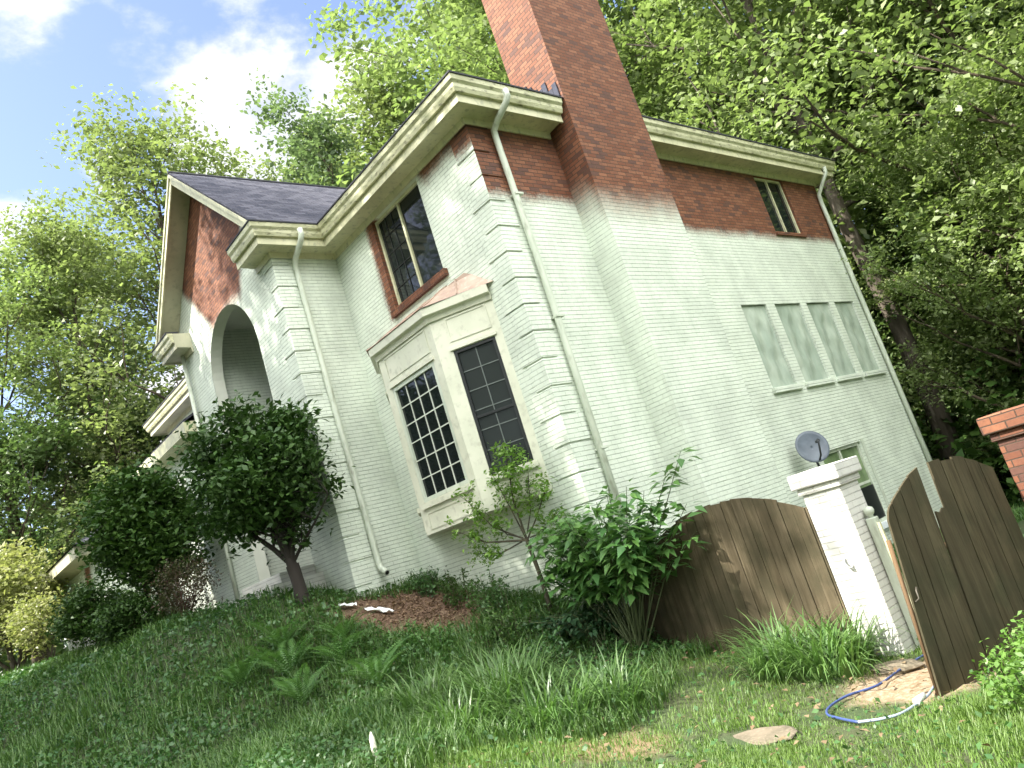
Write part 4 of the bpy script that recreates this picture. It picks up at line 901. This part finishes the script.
# broad leaf shrub at the fence
def broad(label, loc, stems, seed, lm, size, n, low=.7):
    t_ = thing('broadleaf_shrub', label, 'shrub', loc); mb = MB(); rr_ = random.Random(seed); P_ = []; D_ = []
    for tx, ty, tz in stems:
        b0 = Vector(loc) + Vector((rr_.uniform(-.1, .1), rr_.uniform(-.1, .1), -.05)); tg = Vector((tx, ty, tz)); m_ = b0.lerp(tg, .5) + Vector((0, 0, .18)); mb.tube([tuple(b0), tuple(m_), tuple(tg)], [.012, .008, .003], 5, False)
        for k in range(n):
            f_ = 1 - rr_.uniform(0, low) ** 1.3; p_ = (b0.lerp(m_, f_ * 2) if f_ < .5 else m_.lerp(tg, f_ * 2 - 1)); a = rr_.uniform(0, 6.28); D_.append((math.cos(a), math.sin(a), rr_.uniform(-.7, .35))); P_.append(tuple(p_ + Vector(D_[-1]) * rr_.uniform(.02, .13)))
    mb.build('stems', mat('stem_green', (.07, .09, .035), .7), t_, False)
    P_ = np.array(P_); D_ = np.array(D_); D_ /= np.linalg.norm(D_, axis=1)[:, None]; rs = np.random.RandomState(seed); m = len(P_)
    L_ = size * rs.uniform(.7, 1.25, m)[:, None]; sd_ = np.cross(D_, [0, 0, 1]) + rs.normal(0, .25, (m, 3)); sd_ -= D_ * (sd_ * D_).sum(1)[:, None]; sd_ /= np.linalg.norm(sd_, axis=1)[:, None]; nn = np.cross(sd_, D_); nn *= np.sign(nn[:, 2:] + 1e-9)
    # six-vertex leaf folded on its midrib, as two quads
    V = np.empty((m, 6, 3)); V[:, 0] = P_; V[:, 1] = P_ + D_ * L_ * .35 + sd_ * L_ * .23 + nn * L_ * .06; V[:, 2] = P_ + D_ * L_ * .5; V[:, 3] = P_ + D_ * L_ * .35 - sd_ * L_ * .23 + nn * L_ * .06; V[:, 4] = P_ + D_ * L_ - nn * L_ * .12; V[:, 5] = V[:, 4]
    i = np.arange(m)[:, None] * 6; F = np.concatenate([i + [0, 1, 4, 2], i + [0, 2, 4, 3]], 0)
    link('foliage', np_mesh('foliage', V.reshape(-1, 3) - np.array(loc), F, lm), t_)
rr_ = random.Random(4); stems = [(rr_.uniform(-.95, -.1), rr_.uniform(-1.35, .5), rr_.uniform(1.2, 2.0)) for _ in range(64)] + [(-.05, -1.45, 2.0), (.02, -1.68, 2.15), (-.1, -1.6, 1.55), (-.02, -1.5, 1.2), (-.6, .15, 1.9), (-.75, .2, 1.6)]
broad('broad leaved green shrub hiding the left end of the fence panel', gl(-.45, -.45), stems, 41, L_broad, .185, 38, .62)
stems = [(-.75 + rr_.uniform(-.45, .35), .05 + rr_.uniform(-.45, .6), rr_.uniform(.45, .8)) for _ in range(26)]
broad('lower dark leafy shrub at the foot of the broad leaved shrub', gl(-.75, -.1), stems, 42, leafmat('leaf_broad_dark', (.018, .05, .02), (.035, .085, .03), .2, .45), .10, 34)
# bed plants along the wall under the bay
def bed(label, x, y, rx_, ry, hh, n, seed, lm, size=.05):
    t_ = thing('bed_plant', label, 'plant', gl(x, y), 'low plants in the bed under the bay'); rs = np.random.RandomState(seed); rr_ = random.Random(seed); mb = MB(); P = []
    for k in range(16):
        a = rr_.uniform(0, 6.28); q = rr_.uniform(0, 1) ** .5; tx, ty = x + math.cos(a) * rx_ * q, y + math.sin(a) * ry * q; hz = hh * rr_.uniform(.4, 1.15) * (1.1 - .4 * q); zz = h1(tx, ty)
        A = Vector((x + (tx - x) * .6, y + (ty - y) * .6, h1(x + (tx - x) * .6, y + (ty - y) * .6))); B = Vector((tx, ty, zz + hz)); mb.tube([tuple(A), tuple(A.lerp(B, .5)), tuple(B)], [.006, .005, .003], 4, False)
        for j in range(n // 16): p_ = A.lerp(B, rr_.uniform(.15, 1.05)); P.append((p_.x + rr_.gauss(0, .035), p_.y + rr_.gauss(0, .035), p_.z + rr_.gauss(0, .03)))
    mb.build('stems', mat('stem', (.08, .07, .04), .8), t_, False); V, F = leaves(rs, np.array(P), size, .5, .4); link('foliage', np_mesh('foliage', V - np.array(gl(x, y)), F, lm), t_)
for i, (x, y, a, b, hh, lm, lb) in enumerate(((-.45, 3.55, .3, .35, .42, L_cover, 'small weedy plant nearest the downspout outlet'), (-.5, 2.75, .35, .4, .55, L_hedge, 'bushy low plant under the left side of the bay'), (-.55, 2.05, .35, .4, .5, L_fern, 'bright low plant under the middle of the bay'),
        (-.75, 1.45, .4, .35, .45, L_cover, 'dark low plant left of the sapling'), (-1.2, .75, .4, .4, .5, L_hedge, 'leafy weed clump right in front of the sapling'), (-1.9, 1.6, .5, .45, .40, L_fern, 'pale green weed clump below the bare soil'), (-1.5, -.1, .45, .45, .5, L_cover, 'dark leafy clump left of the fence end'), (-2.5, 2.3, .5, .5, .35, L_fern, 'light green weeds at the left edge of the bare soil'))):
    bed(lb, x, y, a, b, hh, 900, 60 + i, lm)

# strap-leaf clumps and ferns
def blades(rs, P, L_, wid, curve, out_dir=None, segs=4):
    """arching strap blades rooted at P"""
    n = len(P); a = rs.uniform(0, 2 * np.pi, n); d = np.stack([np.cos(a), np.sin(a), np.zeros(n)], 1)
    if out_dir is not None: d = d * .5 + out_dir; d /= np.linalg.norm(d, axis=1)[:, None] + 1e-9
    sd_ = np.stack([-d[:, 1], d[:, 0], np.zeros(n)], 1); ln_ = L_ * rs.uniform(.6, 1.25, n); cv = curve * rs.uniform(.4, 1.4, n); V = np.empty((n, segs + 1, 2, 3)); pos = P.copy(); ang = rs.uniform(.05, .45, n)
    for k in range(segs + 1):
        w_ = (wid * (1 - (k / segs) ** 2 * .92)); w_ = w_[:, None] if np.ndim(wid) else w_
        V[:, k, 0] = pos - sd_ * w_ / 2; V[:, k, 1] = pos + sd_ * w_ / 2
        pos = pos + (d * np.sin(ang)[:, None] + np.array([0, 0, 1]) * np.cos(ang)[:, None]) * (ln_ / segs)[:, None]; ang = ang + cv / segs
    base = np.arange(n)[:, None] * (segs + 1) * 2; F = np.concatenate([base + [2*k, 2*k+1, 2*k+3, 2*k+2] for k in range(segs)], 0)
    return V.reshape(-1, 3), F
def strap(label, x, y, r, n, L_, seed, wid=.022, group='strap leaf clumps', curve=2.0, lm=None):
    t_ = thing('strap_leaf_clump', label, 'plant', gl(x, y), group); rs = np.random.RandomState(seed); a = rs.uniform(0, 6.28, n); q = np.sqrt(rs.uniform(0, 1, n)) * r
    P = np.stack([x + q * np.cos(a), y + q * np.sin(a), H(x + q * np.cos(a), y + q * np.sin(a)) - .02], 1)
    V, F = blades(rs, P, L_, wid, curve, np.stack([np.cos(a), np.sin(a), 0 * a], 1) * (q / r)[:, None]); link('blades', np_mesh('blades', V - np.array(gl(x, y)), F, lm or L_lir), t_)
for i, (x, y, r, n, L_, lb) in enumerate(((-.35, -2.35, .28, 240, .5, 'strap leaf clump at the foot of the fence panel, left of the gate post clumps'), (-.62, -2.95, .28, 300, .52, 'bright arching strap leaf clump directly in front of the white gate post'), (-.15, -2.9, .2, 200, .5, 'strap leaf clump touching the white gate post'), (-.75, -2.4, .22, 160, .42, 'small sunlit strap leaf clump in front of the fence panel'),
        (-2.6, -.55, .35, 330, .48, 'dark arching strap leaf clump left of centre in the bank'), (-2.7, -1.25, .35, 330, .46, 'dark arching strap leaf clump at the bottom centre'), (-2.05, -1.35, .3, 260, .42, 'strap leaf clump right of the bottom centre clumps'), (-2.3, -.25, .3, 240, .45, 'tall strap leaf clump highest on the bank'), (-3.1, .1, .3, 220, .4, 'strap leaf clump leftmost of those on the bank'), (-3.3, -.7, .3, 260, .38, 'strap leaf clump lowest on the bank near the marker stake'))):
    strap(lb, x, y, r * 1.15, int(n * .8), L_ * 1.3, 80 + i)
def fern(label, x, y, seed, n=14, L_=.55):
    t_ = thing('fern', label, 'fern', gl(x, y), 'ferns on the bank'); rr_ = random.Random(seed); V = []; F = []
    for k in range(n):
        a = k * 2.4 + rr_.uniform(-.3, .3); d = Vector((math.cos(a), math.sin(a), 0)); sd_ = Vector((-d.y, d.x, 0)); pos = Vector(gl(x, y)); ang = rr_.uniform(.25, .7); LL = L_ * rr_.uniform(.7, 1.15); S = 24; cv = rr_.uniform(.9, 1.5)
        for s in range(S):
            st_ = d * math.sin(ang) + Vector((0, 0, 1)) * math.cos(ang); pos = pos + st_ * LL / S; ang += cv / S; w_ = LL * .15 * math.sin(math.pi * min(1, (s + 2) / (S + 1))) ** .8
            for sg in (-1, 1):
                i = len(V); tip = pos + sd_ * sg * w_ + st_ * w_ * .35; hh = st_ * LL / S * .21
                V += [pos - hh, pos + sd_ * sg * w_ * .5 + st_ * w_ * .1 - hh, tip, pos + sd_ * sg * w_ * .5 + st_ * w_ * .2 + hh]; F.append((i, i+1, i+2, i+3))
    V = np.array([tuple(v) for v in V]) - np.array(gl(x, y)); link('fronds', np_mesh('fronds', V, np.array(F), L_fern), t_)
for i, (x, y, L_, lb) in enumerate(((-3.3, 2.9, .7, 'large fern with long fronds in the middle of the bank'), (-3.0, 3.6, .6, 'fern left of the large fern higher on the bank'), (-2.8, 2.4, .65, 'fern right of the large fern'), (-3.6, 2.0, .55, 'fern below the large fern'), (-2.4, 3.0, .5, 'small fern just below the bare soil'), (-3.0, 1.3, .6, 'fern rightmost of the group on the bank'), (-3.7, 3.6, .5, 'fern leftmost of the group on the bank'))):
    fern(lb, x, y, 90 + i, L_=L_ * 1.3)

# ground cover: sampled with a density that falls with distance from the viewer
def field(seed, n, rmin, rmax, az0, az1, p=.8):
    rs = np.random.RandomState(seed); az = np.radians(rs.uniform(az0, az1, n)); d = rmin * (rmax / rmin) ** (rs.uniform(0, 1, n) ** p); x = CAM.x + np.cos(az) * d; y = CAM.y + np.sin(az) * d; return rs, x, y
def vn(x, y, s, o=0): return np.sin(x * s + 1.3 * np.sin(y * s * .7 + o)) * np.cos(y * s * 1.1 + .8 * np.sin(x * s * .6 + o * 2))
def keep_mask(x, y):
    k = ~((x > -.03) & (x < XE) & (y > 0) & (y < 15.2)); k &= ~((x > PX) & (x < 0) & (y > Y0) & (y < 14)); k &= ~((x > -2.28) & (x < PX) & (y > 5.3) & (y < 8.45))
    k &= ~((x > .06) & (x < .52) & (y > -3.4) & (y < -2.9)); k &= ~((x > -2.7) & (x < 3) & (y > 13.9) & (y < 19.5)); return k
def soil(x, y): return (((x + 1.1) / 1.0) ** 2 + ((y - 2.9) / 1.35) ** 2 < .8 + .35 * vn(x, y, 3)) | (((x + .8) / .75) ** 2 + ((y + 3.9) / .6) ** 2 < .9 + .3 * vn(x, y, 5)) | (((x + 2.32) / .26) ** 2 + ((y + 3.2) / .34) ** 2 < 1)
rs, x, y = field(101, 300000, 3.6, 30, 12, 100); k = keep_mask(x, y) & ~soil(x, y) & ((y > -1.2 + .5 * vn(x, y, 1.5)) | (rs.uniform(0, 1, len(x)) < .05)) & (rs.uniform(0, 1, len(x)) < .6); x, y = x[k], y[k]
dist = np.hypot(x - CAM.x, y - CAM.y); z = H(x, y); patch = vn(x, y, 1.1, 2)
P = np.stack([x, y, z + rs.uniform(.01, .16, len(x)) * (1 + .6 * patch)], 1); V, F = leaves(rs, P, .026 + .0028 * dist, .7, .6)
tag(link('ground_cover', np_mesh('ground_cover', V, F, L_cover)), 'dark leafy ground cover spreading over the bank', 'ground cover', kind='stuff')
rs, x, y = field(102, 300000, 3.6, 26, 12, 100); k = keep_mask(x, y) & ~soil(x, y) & (y > -1.6 + .5 * vn(x, y, 1.5)) & (rs.uniform(0, 1, len(x)) < .65 + .5 * vn(x, y, .9, 4)); x, y = x[k], y[k]
dist = np.hypot(x - CAM.x, y - CAM.y)
V, F = blades(rs, np.stack([x, y, H(x, y) - .01], 1), .25 + .08 * vn(x, y, 1.3, 5), .006 + .0007 * dist, 1.5, segs=2)
tag(link('tall_grass', np_mesh('tall_grass', V, F, L_grass)), 'uncut green grass growing on the bank', 'grass', kind='stuff')
rs, x, y = field(103, 190000, 3.0, 14, 5, 60); k = keep_mask(x, y) & ~soil(x, y) & (y < -1.0 + .6 * vn(x, y, 1.5)) & (rs.uniform(0, 1, len(x)) < .75 + .6 * vn(x, y, 1.7, 1)); x, y = x[k], y[k]
hh = .075 + .04 * vn(x, y, 2.3, 3) + np.where((y < -4.7) & (x > -2.2), .10, 0)
V, F = blades(rs, np.stack([x, y, H(x, y) - .01], 1), hh, .006, 1.2, segs=2)
tag(link('lawn_grass', np_mesh('lawn_grass', V, F, L_mown)), 'sunlit short yellow green lawn in front of the gate', 'grass', kind='stuff')
# bright weeds at the foot of the gate
t_ = None
for i, (x, y, lb) in enumerate(((-1.35, -4.95, 'bright leafy weed clump at the gate hinge side'), (-1.9, -5.15, 'bright weed clump at the right picture edge'), (-1.0, -5.0, 'low weed clump close under the gate boards'))):
    bed(lb, x, y, .38, .35, .42, 1300, 120 + i, leafmat('weed_bright_%d' % i, (.10, .21, .04), (.17, .30, .06), .35), .045)
# litter on the soil
rs = np.random.RandomState(5); n = 3500; x = rs.normal(-1.1, .6, n); y = rs.normal(2.9, .85, n); V, F = leaves(rs, np.stack([x, y, H(x, y) + .015], 1), .05, .5, 2)
tag(link('leaf_litter', np_mesh('leaf_litter', V, F, leafmat('dead_leaf', (.19, .11, .06), (.30, .21, .13), .1, .8))), 'dry brown leaf litter on the bare red soil', 'leaf litter', kind='stuff')


rs = np.random.RandomState(6); n = 450; x = rs.uniform(-4.5, .5, n); y = rs.uniform(-5.2, .5, n); k = keep_mask(x, y); x, y = x[k], y[k]
V, F = leaves(rs, np.stack([x, y, H(x, y) + rs.uniform(.03, .08, len(x))], 1), .055, .55, 2)
tag(link('fallen_leaves', np_mesh('fallen_leaves', V, F, leafmat('fallen_leaf', (.16, .10, .05), (.26, .19, .11), .15, .8))), 'brown fallen leaves scattered over the lawn', 'fallen leaves', kind='stuff')
